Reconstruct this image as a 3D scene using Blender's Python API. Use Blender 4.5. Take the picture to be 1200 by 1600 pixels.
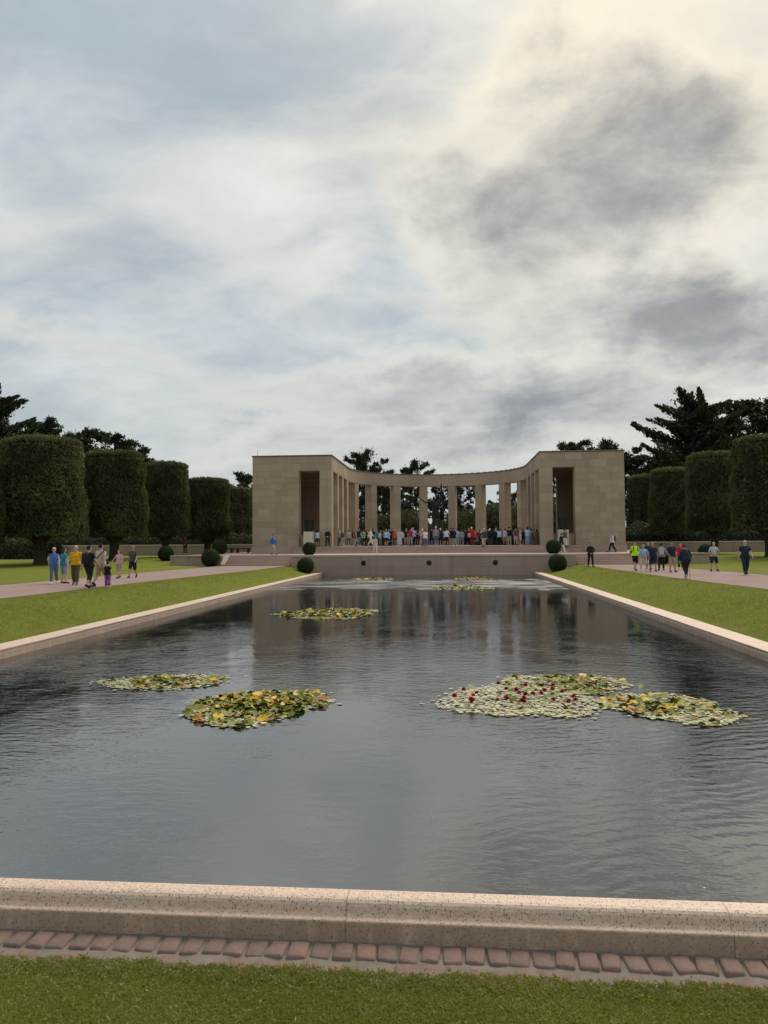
import bpy, bmesh, math, random
import numpy as np
from mathutils import Vector, Matrix

for o in list(bpy.data.objects):
    bpy.data.objects.remove(o)
SC = bpy.context.scene
COL = SC.collection
R = math.radians
rnd = random.Random(7)

# ------------------------------------------------------------------ camera
CAM_Z = 1.75
F_PX, YAW, PITCH, ROLL = 1170.0, R(4.89), R(2.41), R(-0.37)
CAM_M = (Matrix.Rotation(YAW, 3, 'Z') @ Matrix.Rotation(math.pi / 2 + PITCH, 3, 'X') @ Matrix.Rotation(ROLL, 3, 'Z'))
cd = bpy.data.cameras.new('camera')
cd.sensor_fit = 'HORIZONTAL'
cd.sensor_width = 36.0
cd.lens = 36.0 * F_PX / 1200.0
cd.clip_start = 0.05
cd.clip_end = 6000
cam = bpy.data.objects.new('camera', cd)
COL.objects.link(cam)
cam.matrix_world = Matrix.Translation((0, 0, CAM_Z)) @ CAM_M.to_4x4()
SC.camera = cam


def ray(x, y):
    return CAM_M @ Vector(((x - 600) / F_PX, (800 - y) / F_PX, -1))


def atz(x, y, z):
    """survey: the point of the level z seen at photo pixel (x, y)"""
    d = ray(x, y)
    return Vector((0, 0, CAM_Z)) + d * ((z - CAM_Z) / d.z)


def aty(x, y, Y):
    """survey: the point at distance Y seen at photo pixel (x, y)"""
    d = ray(x, y)
    return Vector((0, 0, CAM_Z)) + d * (Y / d.y)


# ------------------------------------------------------------------ node helper
class NT:
    def __init__(self, tree):
        self.t = tree
        tree.nodes.clear()

    def n(self, kind, ins=None, **props):
        nd = self.t.nodes.new(kind)
        for k, v in props.items():
            setattr(nd, k, v)
        for k, v in (ins or {}).items():
            self.put(nd.inputs[k], v)
        return nd

    def put(self, sock, v):
        if isinstance(v, bpy.types.NodeSocket):
            self.t.links.new(v, sock)
        elif isinstance(v, (tuple, list)) and len(v) == 3 and sock.type == 'RGBA':
            sock.default_value = (*v, 1)
        else:
            sock.default_value = v

    def m(self, op, a, b=0.0, c=None, clamp=False):
        nd = self.t.nodes.new('ShaderNodeMath')
        nd.operation = op
        nd.use_clamp = clamp
        self.put(nd.inputs[0], a)
        self.put(nd.inputs[1], b)
        if c is not None:
            self.put(nd.inputs[2], c)
        return nd.outputs[0]

    def vm(self, op, a, b=None, scale=None):
        nd = self.t.nodes.new('ShaderNodeVectorMath')
        nd.operation = op
        self.put(nd.inputs[0], a)
        if b is not None:
            self.put(nd.inputs[1], b)
        if scale is not None:
            self.put(nd.inputs['Scale'], scale)
        return nd.outputs['Value'] if op in ('DOT_PRODUCT', 'LENGTH') else nd.outputs[0]

    def step(self, v, lo, hi):
        nd = self.n('ShaderNodeMapRange', {0: v, 1: lo, 2: hi, 3: 0.0, 4: 1.0}, interpolation_type='SMOOTHSTEP')
        return nd.outputs[0]

    def rng(self, v, lo, hi, a, b):
        return self.n('ShaderNodeMapRange', {0: v, 1: lo, 2: hi, 3: a, 4: b}).outputs[0]

    def mix(self, f, a, b, blend='MIX'):
        nd = self.t.nodes.new('ShaderNodeMix')
        nd.data_type = 'RGBA'
        nd.blend_type = blend
        self.put(nd.inputs[0], f)
        self.put(nd.inputs[6], a)
        self.put(nd.inputs[7], b)
        return nd.outputs[2]

    def noise(self, vec, scale, detail=4, rough=0.55, dist=0.0, col=False):
        nd = self.n('ShaderNodeTexNoise', {'Vector': vec, 'Scale': scale, 'Detail': detail, 'Roughness': rough, 'Distortion': dist})
        return nd.outputs['Color' if col else 'Fac']

    def mapping(self, vec, loc=(0, 0, 0), rot=(0, 0, 0), sc=(1, 1, 1)):
        return self.n('ShaderNodeMapping', {'Vector': vec, 'Location': loc, 'Rotation': rot, 'Scale': sc}).outputs[0]


# ------------------------------------------------------------------ world: broken cloud, sun behind it
SUN_EL, SUN_AZ = R(50), R(29)          # azimuth clockwise from +Y (towards +X)
SUN_DIR = Vector((math.sin(SUN_AZ) * math.cos(SUN_EL), math.cos(SUN_AZ) * math.cos(SUN_EL), math.sin(SUN_EL)))
world = bpy.data.worlds.new('World')
SC.world = world
world.use_nodes = True
W = NT(world.node_tree)
d = W.n('ShaderNodeTexCoord').outputs['Generated']
d = W.vm('NORMALIZE', d)
sx = W.n('ShaderNodeSeparateXYZ', {0: d})
dz = W.m('MAXIMUM', sx.outputs[2], 0.0)
inv = W.m('DIVIDE', 1.0, W.m('ADD', dz, 0.24))
plane = W.n('ShaderNodeCombineXYZ', {0: W.m('MULTIPLY', sx.outputs[0], inv), 1: W.m('MULTIPLY', sx.outputs[1], inv), 2: 0.0}).outputs[0]
sky = W.n('ShaderNodeTexSky', sky_type='NISHITA', sun_disc=False, sun_elevation=SUN_EL, sun_rotation=SUN_AZ,
          altitude=50.0, air_density=1.0, dust_density=2.0, ozone_density=1.0).outputs[0]
clear = W.vm('SCALE', sky, scale=0.085)
sund = W.m('MAXIMUM', W.vm('DOT_PRODUCT', d, tuple(SUN_DIR)), 0.0)
# thin high veil
warp = W.vm('SCALE', W.vm('SUBTRACT', W.noise(plane, 1.1, 4, 0.5, col=True), (0.5, 0.5, 0.5)), scale=0.50)
pw = W.vm('ADD', plane, warp)
veil_n = W.noise(W.mapping(pw, loc=(3.1, 1.7, 0.4), rot=(0, 0, R(-25)), sc=(0.9, 1.05, 1)), 1.0, 9, 0.60)
fine = W.noise(W.mapping(pw, loc=(1.0, 5.0, 2.0), rot=(0, 0, R(-55)), sc=(0.8, 1.6, 1)), 3.0, 8, 0.56)
veil_t = W.m('ADD', veil_n, W.m('MULTIPLY', W.m('SUBTRACT', fine, 0.5), 0.52))
veil = W.step(veil_t, 0.33, 0.67)
veil_col = W.mix(W.step(sund, 0.62, 1.0), (0.680, 0.695, 0.685), (0.96, 0.91, 0.79))
blue = W.mix(0.86, clear, (0.375, 0.458, 0.512))
base = W.mix(W.m('ADD', 0.10, W.m('MULTIPLY', veil, 0.80)), blue, veil_col)
low = W.step(dz, 0.30, 0.03)
base = W.mix(W.m('MULTIPLY', low, 0.62), base, (0.515, 0.565, 0.565))


mottle = W.noise(W.mapping(d, loc=(1.7, 0.4, 0.2), rot=(0, R(-24), 0), sc=(1.0, 1.0, 2.0)), 4.2, 7, 0.60)
base = W.vm('SCALE', base, scale=W.rng(mottle, 0.30, 0.70, 0.88, 1.08))


def sky_blob(px, py, a, b, rot):
    """soft bank of cloud centred on the direction of photo pixel (px, py)"""
    c = ray(px, py).normalized()
    right = c.cross(Vector((0, 0, 1))).normalized()
    up = right.cross(c)
    r2 = right * math.cos(rot) + up * math.sin(rot)
    u2 = up * math.cos(rot) - right * math.sin(rot)
    u = W.m('MULTIPLY', W.vm('DOT_PRODUCT', dw, tuple(r2)), 1.0 / a)
    v = W.m('MULTIPLY', W.vm('DOT_PRODUCT', dw, tuple(u2)), 1.0 / b)
    g = W.m('EXPONENT', W.m('MULTIPLY', W.m('ADD', W.m('MULTIPLY', u, u), W.m('MULTIPLY', v, v)), -1.0))
    return W.m('MULTIPLY', g, W.step(W.vm('DOT_PRODUCT', d, tuple(c)), 0.0, 0.4))


wv = W.vm('SUBTRACT', W.noise(d, 3.4, 4, 0.55, col=True), (0.5, 0.5, 0.5))
wv2 = W.vm('SUBTRACT', W.noise(W.mapping(d, rot=(0, R(20), 0), sc=(1, 1, 1.6)), 8.0, 6, 0.62, col=True), (0.5, 0.5, 0.5))
dw = W.vm('ADD', W.vm('ADD', d, W.vm('SCALE', wv, scale=0.15)), W.vm('SCALE', wv2, scale=0.10))
bank = None
for px_, py_, a_, b_, rot_, w_ in ((920, 290, .21, .125, R(20), 1.0), (1060, 495, .24, .075, R(-6), 1.12), (735, 630, .26, .055, R(-3), 1.12), (650, 690, .26, .045, R(0), .95), (1000, 640, .22, .06, R(4), .8),
                                   (810, 170, .11, .08, R(50), .62), (750, 280, .12, .08, R(30), .62), (1190, 580, .12, .05, 0, .75), (60, 505, .24, .032, R(-10), .42), (470, 655, .11, .012, 0, .62),
                                   (560, 548, .09, .016, R(5), .45), (1000, 80, .08, .035, R(40), .38)):
    g_ = W.m('MULTIPLY', sky_blob(px_, py_, a_, b_, rot_), w_)
    bank = g_ if bank is None else W.m('MAXIMUM', bank, g_)
# the same kind of banks all round the sky, from noise alone
around = W.step(W.noise(W.mapping(pw, loc=(7, 2, 1)), 0.55, 3, 0.5), 0.50, 0.75)
behind = W.step(W.vm('DOT_PRODUCT', d, (math.sin(-YAW), math.cos(YAW), 0.0)), 0.75, 0.30)
bank = W.m('MAXIMUM', bank, W.m('MULTIPLY', W.m('MULTIPLY', around, behind), 0.5))
cn = W.noise(W.mapping(pw, loc=(2.3, 8.1, 0.7), rot=(0, 0, R(20)), sc=(1.0, 1.25, 1)), 2.0, 9, 0.62)
tex2 = W.noise(W.mapping(d, loc=(0.3, 0.1, 0.7), rot=(0, R(-30), 0), sc=(1.0, 1.0, 1.5)), 3.6, 5, 0.55)
tex = W.noise(W.mapping(d, rot=(0, R(-28), 0), sc=(1.0, 1.0, 1.7)), 7.5, 9, 0.62, dist=0.35)
thick = W.m('ADD', W.m('ADD', bank, W.m('MULTIPLY', W.m('SUBTRACT', tex2, 0.52), 1.0)), W.m('MULTIPLY', W.m('SUBTRACT', cn, 0.5), 1.5))
rim = W.step(thick, -0.05, 0.40)
core = W.step(W.m('ADD', thick, W.m('MULTIPLY', W.m('SUBTRACT', tex, 0.5), 1.5)), 0.08, 1.30)
rim_col = W.mix(W.step(sund, 0.62, 0.99), (0.72, 0.72, 0.685), (1.0, 0.93, 0.77))
rim_col = W.vm('SCALE', rim_col, scale=W.rng(tex, 0.3, 0.7, 0.84, 1.12))
col = W.mix(W.m('MULTIPLY', W.m('MULTIPLY', rim, 0.85), W.step(bank, 0.0, 0.45)), base, rim_col)
glow = W.m('POWER', sund, 17.0)
col = W.mix(W.m('MULTIPLY', glow, 0.9), col, (1.12, 0.95, 0.70))
core_col = W.mix(W.step(dz, 0.12, 0.42), (0.300, 0.328, 0.352), (0.325, 0.330, 0.336))
core_col = W.vm('SCALE', core_col, scale=W.rng(W.m('ADD', W.m('MULTIPLY', tex, 0.5), W.m('MULTIPLY', cn, 0.5)), 0.32, 0.68, 1.30, 0.86))
core_col = W.mix(W.m('MULTIPLY', glow, 0.30), core_col, (0.80, 0.70, 0.56))
col = W.mix(W.m('MULTIPLY', W.m('MULTIPLY', core, 1.0), W.step(bank, 0.05, 0.40)), col, core_col)
bg = W.n('ShaderNodeBackground', {'Color': col, 'Strength': 1.0})
W.n('ShaderNodeOutputWorld', {'Surface': bg.outputs[0]})

# ------------------------------------------------------------------ sun (veiled) and exposure
sl = bpy.data.lights.new('sun', 'SUN')
sl.energy = 2.4
sl.angle = R(34)
sl.color = (1.0, 0.90, 0.76)
so = bpy.data.objects.new('sun', sl)
COL.objects.link(so)
so.rotation_euler = (-SUN_DIR).to_track_quat('-Z', 'Y').to_euler()
SC.view_settings.view_transform = 'Standard'
SC.view_settings.look = 'None'
SC.view_settings.gamma = 1.0
SC.view_settings.exposure = 0.12
SC.view_settings.use_curve_mapping = False
SC.cycles.max_bounces = 6
SC.cycles.transparent_max_bounces = 8

# ------------------------------------------------------------------ mesh helpers


def tag(o, label=None, cat=None, group=None, kind=None):
    if label:
        o['label'] = label
    if cat:
        o['category'] = cat
    if group:
        o['group'] = group
    if kind:
        o['kind'] = kind
    return o


def link(o, parent=None, loc=None):
    COL.objects.link(o)
    if loc is not None:
        o.location = loc
    if parent is not None:
        o.parent = parent
    return o


def empty(name, loc, rz=0.0):
    o = bpy.data.objects.new(name, None)
    o.empty_display_size = 0.3
    COL.objects.link(o)
    o.location = loc
    o.rotation_euler = (0, 0, rz)
    return o


def np_mesh(name, V, Fq=None, Ft=None, mats=(), smooth=False, tint=None, mat_idx=None):
    """mesh from numpy arrays: quads and / or triangles"""
    V = np.asarray(V, dtype=np.float32)
    me = bpy.data.meshes.new(name)
    me.vertices.add(len(V))
    me.vertices.foreach_set('co', V.ravel())
    loops, starts, n = [], [], 0
    for Fx, k in ((Fq, 4), (Ft, 3)):
        if Fx is not None and len(Fx):
            Fx = np.asarray(Fx, dtype=np.int32)
            loops.append(Fx.ravel())
            starts.append(np.arange(len(Fx), dtype=np.int32) * k + n)
            n += Fx.size
    L = np.concatenate(loops)
    S = np.concatenate(starts)
    me.loops.add(len(L))
    me.loops.foreach_set('vertex_index', L)
    me.polygons.add(len(S))
    me.polygons.foreach_set('loop_start', S)
    if mat_idx is not None:
        me.polygons.foreach_set('material_index', np.asarray(mat_idx, dtype=np.int32))
    me.update(calc_edges=True)
    me.validate()
    if smooth:
        me.polygons.foreach_set('use_smooth', np.ones(len(me.polygons), dtype=bool))
    if tint is not None:
        at = me.attributes.new('tint', 'FLOAT', 'POINT')
        at.data.foreach_set('value', np.asarray(tint, dtype=np.float32))
    for m_ in mats:
        me.materials.append(m_)
    return me


def pobj(name, V, F, mat, parent=None, loc=None, smooth=False):
    me = bpy.data.meshes.new(name)
    me.from_pydata([tuple(v) for v in V], [], [tuple(f) for f in F])
    me.update()
    bm = bmesh.new()
    bm.from_mesh(me)
    bmesh.ops.recalc_face_normals(bm, faces=bm.faces)
    bm.to_mesh(me)
    bm.free()
    if smooth:
        for p in me.polygons:
            p.use_smooth = True
    me.materials.append(mat)
    return link(bpy.data.objects.new(name, me), parent, loc)


_boxes = {}


def box_mesh(name, sx_, sy_, sz_, mat, bev=0.0):
    key = (name, round(sx_, 3), round(sy_, 3), round(sz_, 3), mat.name, bev)
    if key not in _boxes:
        bm = bmesh.new()
        bmesh.ops.create_cube(bm, size=1.0, matrix=Matrix.Diagonal((sx_, sy_, sz_, 1)))
        if bev:
            bmesh.ops.bevel(bm, geom=bm.edges[:], offset=bev, segments=1, affect='EDGES', profile=0.5)
        me = bpy.data.meshes.new(name)
        bm.to_mesh(me)
        bm.free()
        me.materials.append(mat)
        _boxes[key] = me
    return _boxes[key]


def box(name, x0, x1, y0, y1, z0, z1, mat, parent=None, bev=0.0):
    """axis-aligned box in world coordinates (parent must be unrotated)"""
    x0, x1 = min(x0, x1), max(x0, x1)
    me = box_mesh(name, x1 - x0, y1 - y0, z1 - z0, mat, bev)
    c = Vector(((x0 + x1) / 2, (y0 + y1) / 2, (z0 + z1) / 2))
    if parent is not None:
        p = parent
        while p is not None:
            c -= p.location
            p = p.parent
    return link(bpy.data.objects.new(name, me), parent, c)


def extrude_profile(name, prof, length, mat, axis='X', jitter=0.0):
    """closed profile [(u, z)] extruded by length along an axis, centred"""
    bm = bmesh.new()
    L0, L1 = [], []
    for u, z in prof:
        if axis == 'X':
            L0.append(bm.verts.new((-length / 2, u, z)))
            L1.append(bm.verts.new((length / 2, u, z)))
        else:
            L0.append(bm.verts.new((u, -length / 2, z)))
            L1.append(bm.verts.new((u, length / 2, z)))
    n = len(prof)
    for i in range(n):
        bm.faces.new((L0[i], L0[(i + 1) % n], L1[(i + 1) % n], L1[i]))
    bm.faces.new(L0)
    bm.faces.new(L1[::-1])
    bmesh.ops.recalc_face_normals(bm, faces=bm.faces)
    me = bpy.data.meshes.new(name)
    bm.to_mesh(me)
    bm.free()
    me.materials.append(mat)
    return me


def tube(P, rad, n=8, cap=True):
    """rings along a polyline: returns verts, faces"""
    V, Fc = [], []
    P = [Vector(p) for p in P]
    ref = Vector((0.13, 0.97, 0.21)).normalized()
    for i, p in enumerate(P):
        t = (P[min(i + 1, len(P) - 1)] - P[max(i - 1, 0)]).normalized()
        a = t.cross(ref)
        if a.length < 1e-3:
            a = t.cross(Vector((1, 0, 0)))
        a.normalize()
        b = t.cross(a)
        for k in range(n):
            an = 2 * math.pi * k / n
            V.append(p + (a * math.cos(an) + b * math.sin(an)) * rad[i])
    for i in range(len(P) - 1):
        for k in range(n):
            Fc.append((i * n + k, i * n + (k + 1) % n, (i + 1) * n + (k + 1) % n, (i + 1) * n + k))
    if cap:
        Fc.append(tuple(range(n))[::-1])
        Fc.append(tuple((len(P) - 1) * n + k for k in range(n)))
    return V, Fc


def lathe(prof, n=20):
    """prof [(r, z)] spun about Z"""
    V, Fc = [], []
    for r, z in prof:
        for k in range(n):
            a = 2 * math.pi * k / n
            V.append((r * math.cos(a), r * math.sin(a), z))
    for i in range(len(prof) - 1):
        for k in range(n):
            Fc.append((i * n + k, i * n + (k + 1) % n, (i + 1) * n + (k + 1) % n, (i + 1) * n + k))
    Fc.append(tuple(range(n))[::-1])
    Fc.append(tuple((len(prof) - 1) * n + k for k in range(n)))
    return V, Fc


# ------------------------------------------------------------------ materials
def new_mat(name):
    m_ = bpy.data.materials.new(name)
    m_.use_nodes = True
    T = NT(m_.node_tree)
    return m_, T


def finish(T, col, rough=0.8, bump=None, bdist=0.01, bstr=1.0, spec=0.3, **kw):
    ins = {'Base Color': col, 'Roughness': rough, 'Specular IOR Level': spec}
    ins.update(kw)
    if bump is not None:
        ins['Normal'] = T.n('ShaderNodeBump', {'Height': bump, 'Distance': bdist, 'Strength': bstr}).outputs[0]
    p = T.n('ShaderNodeBsdfPrincipled', ins)
    T.n('ShaderNodeOutputMaterial', {'Surface': p.outputs[0]})
    return p


def world_pos(T):
    return T.n('ShaderNodeNewGeometry').outputs['Position']


def obj_rand(T):
    return T.n('ShaderNodeObjectInfo').outputs['Random']


_plain = {}


def plain(col, rough=0.75, metal=0.0, noise_=0.12, spec=0.3):
    key = (tuple(round(c, 3) for c in col), rough, metal)
    if key not in _plain:
        m_, T = new_mat('mat_%02d' % len(_plain))
        p = world_pos(T)
        nz = T.noise(p, 14.0, 3)
        c = T.mix(T.rng(nz, 0.3, 0.7, 0.0, 1.0), tuple(x * (1 - noise_) for x in col), tuple(min(1, x * (1 + noise_)) for x in col))
        finish(T, c, rough, bump=nz, bdist=0.004, spec=spec, Metallic=metal)
        _plain[key] = m_
    return _plain[key]


def stone_mat(name, c0, c1, c2, grain=40.0, rough=0.85, streak=0.35):
    """ashlar: tone per block, grain, water streaks"""
    m_, T = new_mat(name)
    p = world_pos(T)
    r = obj_rand(T)
    c = T.mix(T.m('POWER', r, 1.3), c0, c1)
    big = T.noise(p, 0.55, 5, 0.6)
    c = T.mix(T.rng(big, 0.35, 0.7, 0.0, 0.6), c, c2)
    st = T.noise(T.mapping(p, sc=(2.2, 2.2, 0.16)), 1.0, 5, 0.6)
    c = T.mix(T.m('MULTIPLY', T.step(st, 0.52, 0.75), streak), c, tuple(x * 0.62 for x in c0))
    g = T.noise(p, grain, 4, 0.7)
    c = T.mix(T.rng(g, 0.3, 0.7, 0.0, 0.22), c, tuple(x * 0.7 for x in c0))
    finish(T, c, rough, bump=g, bdist=0.004, spec=0.25)
    return m_


M_LIME = stone_mat('limestone', (0.345, 0.273, 0.198), (0.465, 0.378, 0.282), (0.345, 0.270, 0.192))
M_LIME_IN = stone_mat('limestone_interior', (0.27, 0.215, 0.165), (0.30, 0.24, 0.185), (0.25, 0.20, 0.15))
M_WALL = stone_mat('pool_wall_stone', (0.34, 0.26, 0.205), (0.385, 0.30, 0.235), (0.30, 0.23, 0.18), streak=0.45)
M_STEP = stone_mat('step_granite', (0.40, 0.29, 0.24), (0.49, 0.365, 0.30), (0.36, 0.26, 0.21), grain=60)
M_CAP = stone_mat('coping_stone', (0.46, 0.39, 0.33), (0.52, 0.44, 0.37), (0.42, 0.35, 0.29))
M_PAVE = stone_mat('terrace_paving', (0.40, 0.32, 0.28), (0.45, 0.36, 0.31), (0.36, 0.28, 0.25), streak=0.0)
M_LEAD = plain((0.13, 0.115, 0.095), 0.55)
M_BRONZE = plain((0.035, 0.031, 0.027), 0.42, 0.6)
M_PED = stone_mat('pale_stone', (0.56, 0.50, 0.42), (0.60, 0.54, 0.46), (0.50, 0.44, 0.37), streak=0.1)


def granite():
    m_, T = new_mat('pink_granite')
    p = world_pos(T)
    g1 = T.noise(p, 38.0, 3, 0.6)
    c = T.mix(T.rng(g1, 0.35, 0.68, 0.0, 1.0), (0.62, 0.435, 0.335), (0.78, 0.63, 0.515))
    lum = T.noise(p, 2.2, 4, 0.6)
    c = T.mix(T.rng(lum, 0.35, 0.7, 0.0, 0.45), c, (0.56, 0.42, 0.325))
    # dark mica flecks, two sizes
    v1 = T.n('ShaderNodeTexVoronoi', {'Vector': T.vm('ADD', p, T.vm('SCALE', T.noise(p, 60, 2, col=True), scale=0.012)), 'Scale': 62.0}, feature='F1')
    f1 = T.m('MULTIPLY', T.step(v1.outputs['Distance'], 0.42, 0.24), T.step(T.n('ShaderNodeSeparateColor', {0: v1.outputs['Color']}).outputs[0], 0.50, 0.56))
    v2 = T.n('ShaderNodeTexVoronoi', {'Vector': p, 'Scale': 130.0}, feature='F1')
    f2 = T.m('MULTIPLY', T.step(v2.outputs['Distance'], 0.45, 0.25), T.step(T.n('ShaderNodeSeparateColor', {0: v2.outputs['Color']}).outputs[1], 0.62, 0.68))
    c = T.mix(T.m('MULTIPLY', f2, 0.6), c, (0.16, 0.115, 0.095))
    c = T.mix(T.m('MULTIPLY', f1, 0.85), c, (0.065, 0.05, 0.045))
    r = obj_rand(T)
    c = T.mix(T.m('MULTIPLY', r, 0.16), c, (0.45, 0.32, 0.24))
    # brown weathering low on the face, strengthened to paint in its shade
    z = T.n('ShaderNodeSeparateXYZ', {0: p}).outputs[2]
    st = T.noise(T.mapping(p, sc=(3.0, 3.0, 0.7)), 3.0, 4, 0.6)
    stain_shade = T.m('MULTIPLY', T.step(st, 0.12, 0.55), T.step(z, -0.645, -0.67))
    c = T.mix(T.m('MULTIPLY', stain_shade, 0.62), c, (0.25, 0.175, 0.125))
    finish(T, c, T.rng(g1, 0.3, 0.7, 0.42, 0.62), bump=T.noise(p, 160, 2), bdist=0.0012, spec=0.5)
    return m_


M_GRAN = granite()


def sett_mat():
    m_, T = new_mat('sandstone_sett')
    p = world_pos(T)
    r = obj_rand(T)
    c = T.mix(r, (0.235, 0.150, 0.120), (0.165, 0.115, 0.098))
    c = T.mix(T.m('MULTIPLY', T.step(r, 0.82, 0.9), 0.6), c, (0.215, 0.14, 0.10))
    n1 = T.noise(p, 22.0, 5, 0.65)
    c = T.mix(T.rng(n1, 0.40, 0.72, 0.0, 0.7), c, (0.245, 0.19, 0.165))
    n2 = T.noise(p, 120.0, 3, 0.7)
    c = T.mix(T.rng(n2, 0.45, 0.75, 0.0, 0.5), c, (0.12, 0.085, 0.075))
    finish(T, c, 0.85, bump=T.m('ADD', n1, T.m('MULTIPLY', n2, 0.3)), bdist=0.008, spec=0.25)
    return m_


M_SETT = sett_mat()


def mortar_mat():
    m_, T = new_mat('mortar')
    p = world_pos(T)
    n1 = T.noise(p, 9.0, 5, 0.6)
    c = T.mix(T.rng(n1, 0.35, 0.7, 0.0, 1.0), (0.165, 0.140, 0.115), (0.245, 0.210, 0.180))
    n2 = T.noise(p, 150.0, 3, 0.7)
    c = T.mix(T.rng(n2, 0.4, 0.75, 0.0, 0.5), c, (0.15, 0.125, 0.10))
    moss = T.noise(p, 5.0, 4, 0.6)
    c = T.mix(T.m('MULTIPLY', T.step(moss, 0.56, 0.72), 0.5), c, (0.13, 0.14, 0.06))
    finish(T, c, 0.95, bump=T.m('ADD', n1, T.m('MULTIPLY', n2, 0.4)), bdist=0.006, spec=0.2)
    return m_


M_MORTAR = mortar_mat()


def lawn_mat():
    m_, T = new_mat('lawn')
    p = world_pos(T)
    n1 = T.noise(p, 0.35, 5, 0.6)
    n2 = T.noise(p, 2.6, 5, 0.65)
    n3 = T.noise(p, 38.0, 4, 0.7)
    c = T.mix(T.rng(n1, 0.3, 0.7, 0.0, 1.0), (0.155, 0.190, 0.017), (0.235, 0.255, 0.030))
    c = T.mix(T.rng(n2, 0.42, 0.75, 0.0, 0.7), c, (0.275, 0.265, 0.055))
    # mowing lines, crossing the bank at a slant
    mow = T.noise(T.mapping(p, rot=(0, 0, R(64)), sc=(0.30, 3.2, 1)), 1.0, 3, 0.5)
    c = T.mix(T.m('MULTIPLY', T.step(mow, 0.48, 0.68), 0.45), c, (0.265, 0.260, 0.065))
    c = T.mix(T.rng(n3, 0.35, 0.65, 0.5, 0.0), c, (0.055, 0.090, 0.010))
    finish(T, c, 0.95, bump=T.m('ADD', n3, T.noise(p, 120, 3, 0.7)), bdist=0.03, spec=0.15)
    return m_


M_LAWN = lawn_mat()


def gravel_mat():
    m_, T = new_mat('path_gravel')
    p = world_pos(T)
    n1 = T.noise(p, 0.5, 5, 0.6)
    n2 = T.noise(p, 45.0, 4, 0.75)
    c = T.mix(T.rng(n1, 0.3, 0.7, 0.0, 1.0), (0.29, 0.205, 0.185), (0.37, 0.275, 0.25))
    c = T.mix(T.rng(n2, 0.35, 0.7, 0.35, 0.0), c, (0.16, 0.11, 0.10))
    finish(T, c, 0.95, bump=n2, bdist=0.01, spec=0.2)
    return m_


M_PATH = gravel_mat()
M_EDGE_SHADE = plain((0.045, 0.032, 0.022), 0.95)


def water_mat():
    m_, T = new_mat('pool_water')
    p = world_pos(T)
    sy = T.n('ShaderNodeSeparateXYZ', {0: p}).outputs[1]
    w = T.vm('ADD', p, T.vm('SCALE', T.vm('SUBTRACT', T.noise(p, 0.8, 2, col=True), (0.5, 0.5, 0.5)), scale=0.5))
    a = T.noise(T.mapping(w, rot=(0, 0, R(14)), sc=(1.0, 2.3, 1)), 3.6, 3, 0.55)
    b = T.noise(T.mapping(w, loc=(4, 2, 0), rot=(0, 0, R(-22)), sc=(1.0, 2.0, 1)), 9.0, 3, 0.6)
    e = T.noise(T.mapping(p, loc=(9, 2, 0), rot=(0, 0, R(-35)), sc=(1.0, 2.4, 1)), 1.3, 2, 0.5)
    h_ = T.m('ADD', T.m('MULTIPLY', a, 0.55), T.m('MULTIPLY', b, 0.20))
    h_ = T.m('ADD', h_, T.m('MULTIPLY', e, 0.35))
    tr = T.n('ShaderNodeTexWave', {'Vector': T.mapping(w, rot=(0, 0, R(68))), 'Scale': 1.5, 'Distortion': 5.0, 'Detail': 3.0, 'Detail Scale': 1.6, 'Detail Roughness': 0.6}).outputs['Fac']
    sx_ = T.n('ShaderNodeSeparateXYZ', {0: p}).outputs[0]
    trz = T.m('MULTIPLY', T.step(sx_, -1.5, 3.5), T.step(sy, 15.0, 7.0))
    h_ = T.m('ADD', h_, T.m('MULTIPLY', T.m('MULTIPLY', tr, trz), 0.30))
    # gusts: patches and lanes where the wind ruffles the surface more or less
    gust = T.noise(T.mapping(p, loc=(1.5, 0, 0), rot=(0, 0, R(20)), sc=(1.0, 0.55, 1)), 0.30, 3, 0.55)
    yy = T.m('ADD', sy, T.m('MULTIPLY', T.m('SUBTRACT', T.noise(T.mapping(p, sc=(1.0, 0.35, 1)), 0.45, 6, 0.62), 0.5), 13.0))
    lane = T.n('ShaderNodeValToRGB', {0: T.m('DIVIDE', yy, 60.0)})
    el = lane.color_ramp.elements
    el[0].position, el[0].color = 0.09, (0.20, 0.20, 0.20, 1)
    el[1].position, el[1].color = 0.96, (0.12, 0.12, 0.12, 1)
    for pos, v_ in ((0.15, .26), (0.22, .36), (0.33, .28), (0.42, .12), (0.62, .13), (0.72, .95), (0.84, .95), (0.92, .2)):
        k = el.new(pos)
        k.color = (v_, v_, v_, 1)
    amp = T.m('MULTIPLY', lane.outputs[0], T.rng(gust, 0.34, 0.66, 0.25, 1.75))
    nrm = T.n('ShaderNodeBump', {'Height': T.m('MULTIPLY', h_, amp), 'Distance': 0.040, 'Strength': 1.0}).outputs[0]
    pr = T.n('ShaderNodeBsdfPrincipled', {'Base Color': (0.014, 0.016, 0.017), 'Roughness': T.m('ADD', 0.02, T.m('MULTIPLY', T.step(lane.outputs[0], 0.50, 0.95), T.m('MULTIPLY', T.step(sy, 34.0, 40.0), T.rng(T.noise(T.mapping(p, sc=(0.30, 1.0, 1)), 1.1, 6, 0.68), 0.42, 0.62, 0.02, 0.70)))), 'IOR': 2.8, 'Specular IOR Level': 0.5, 'Normal': nrm})
    T.n('ShaderNodeOutputMaterial', {'Surface': pr.outputs[0]})
    return m_


M_WATER = water_mat()


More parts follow.
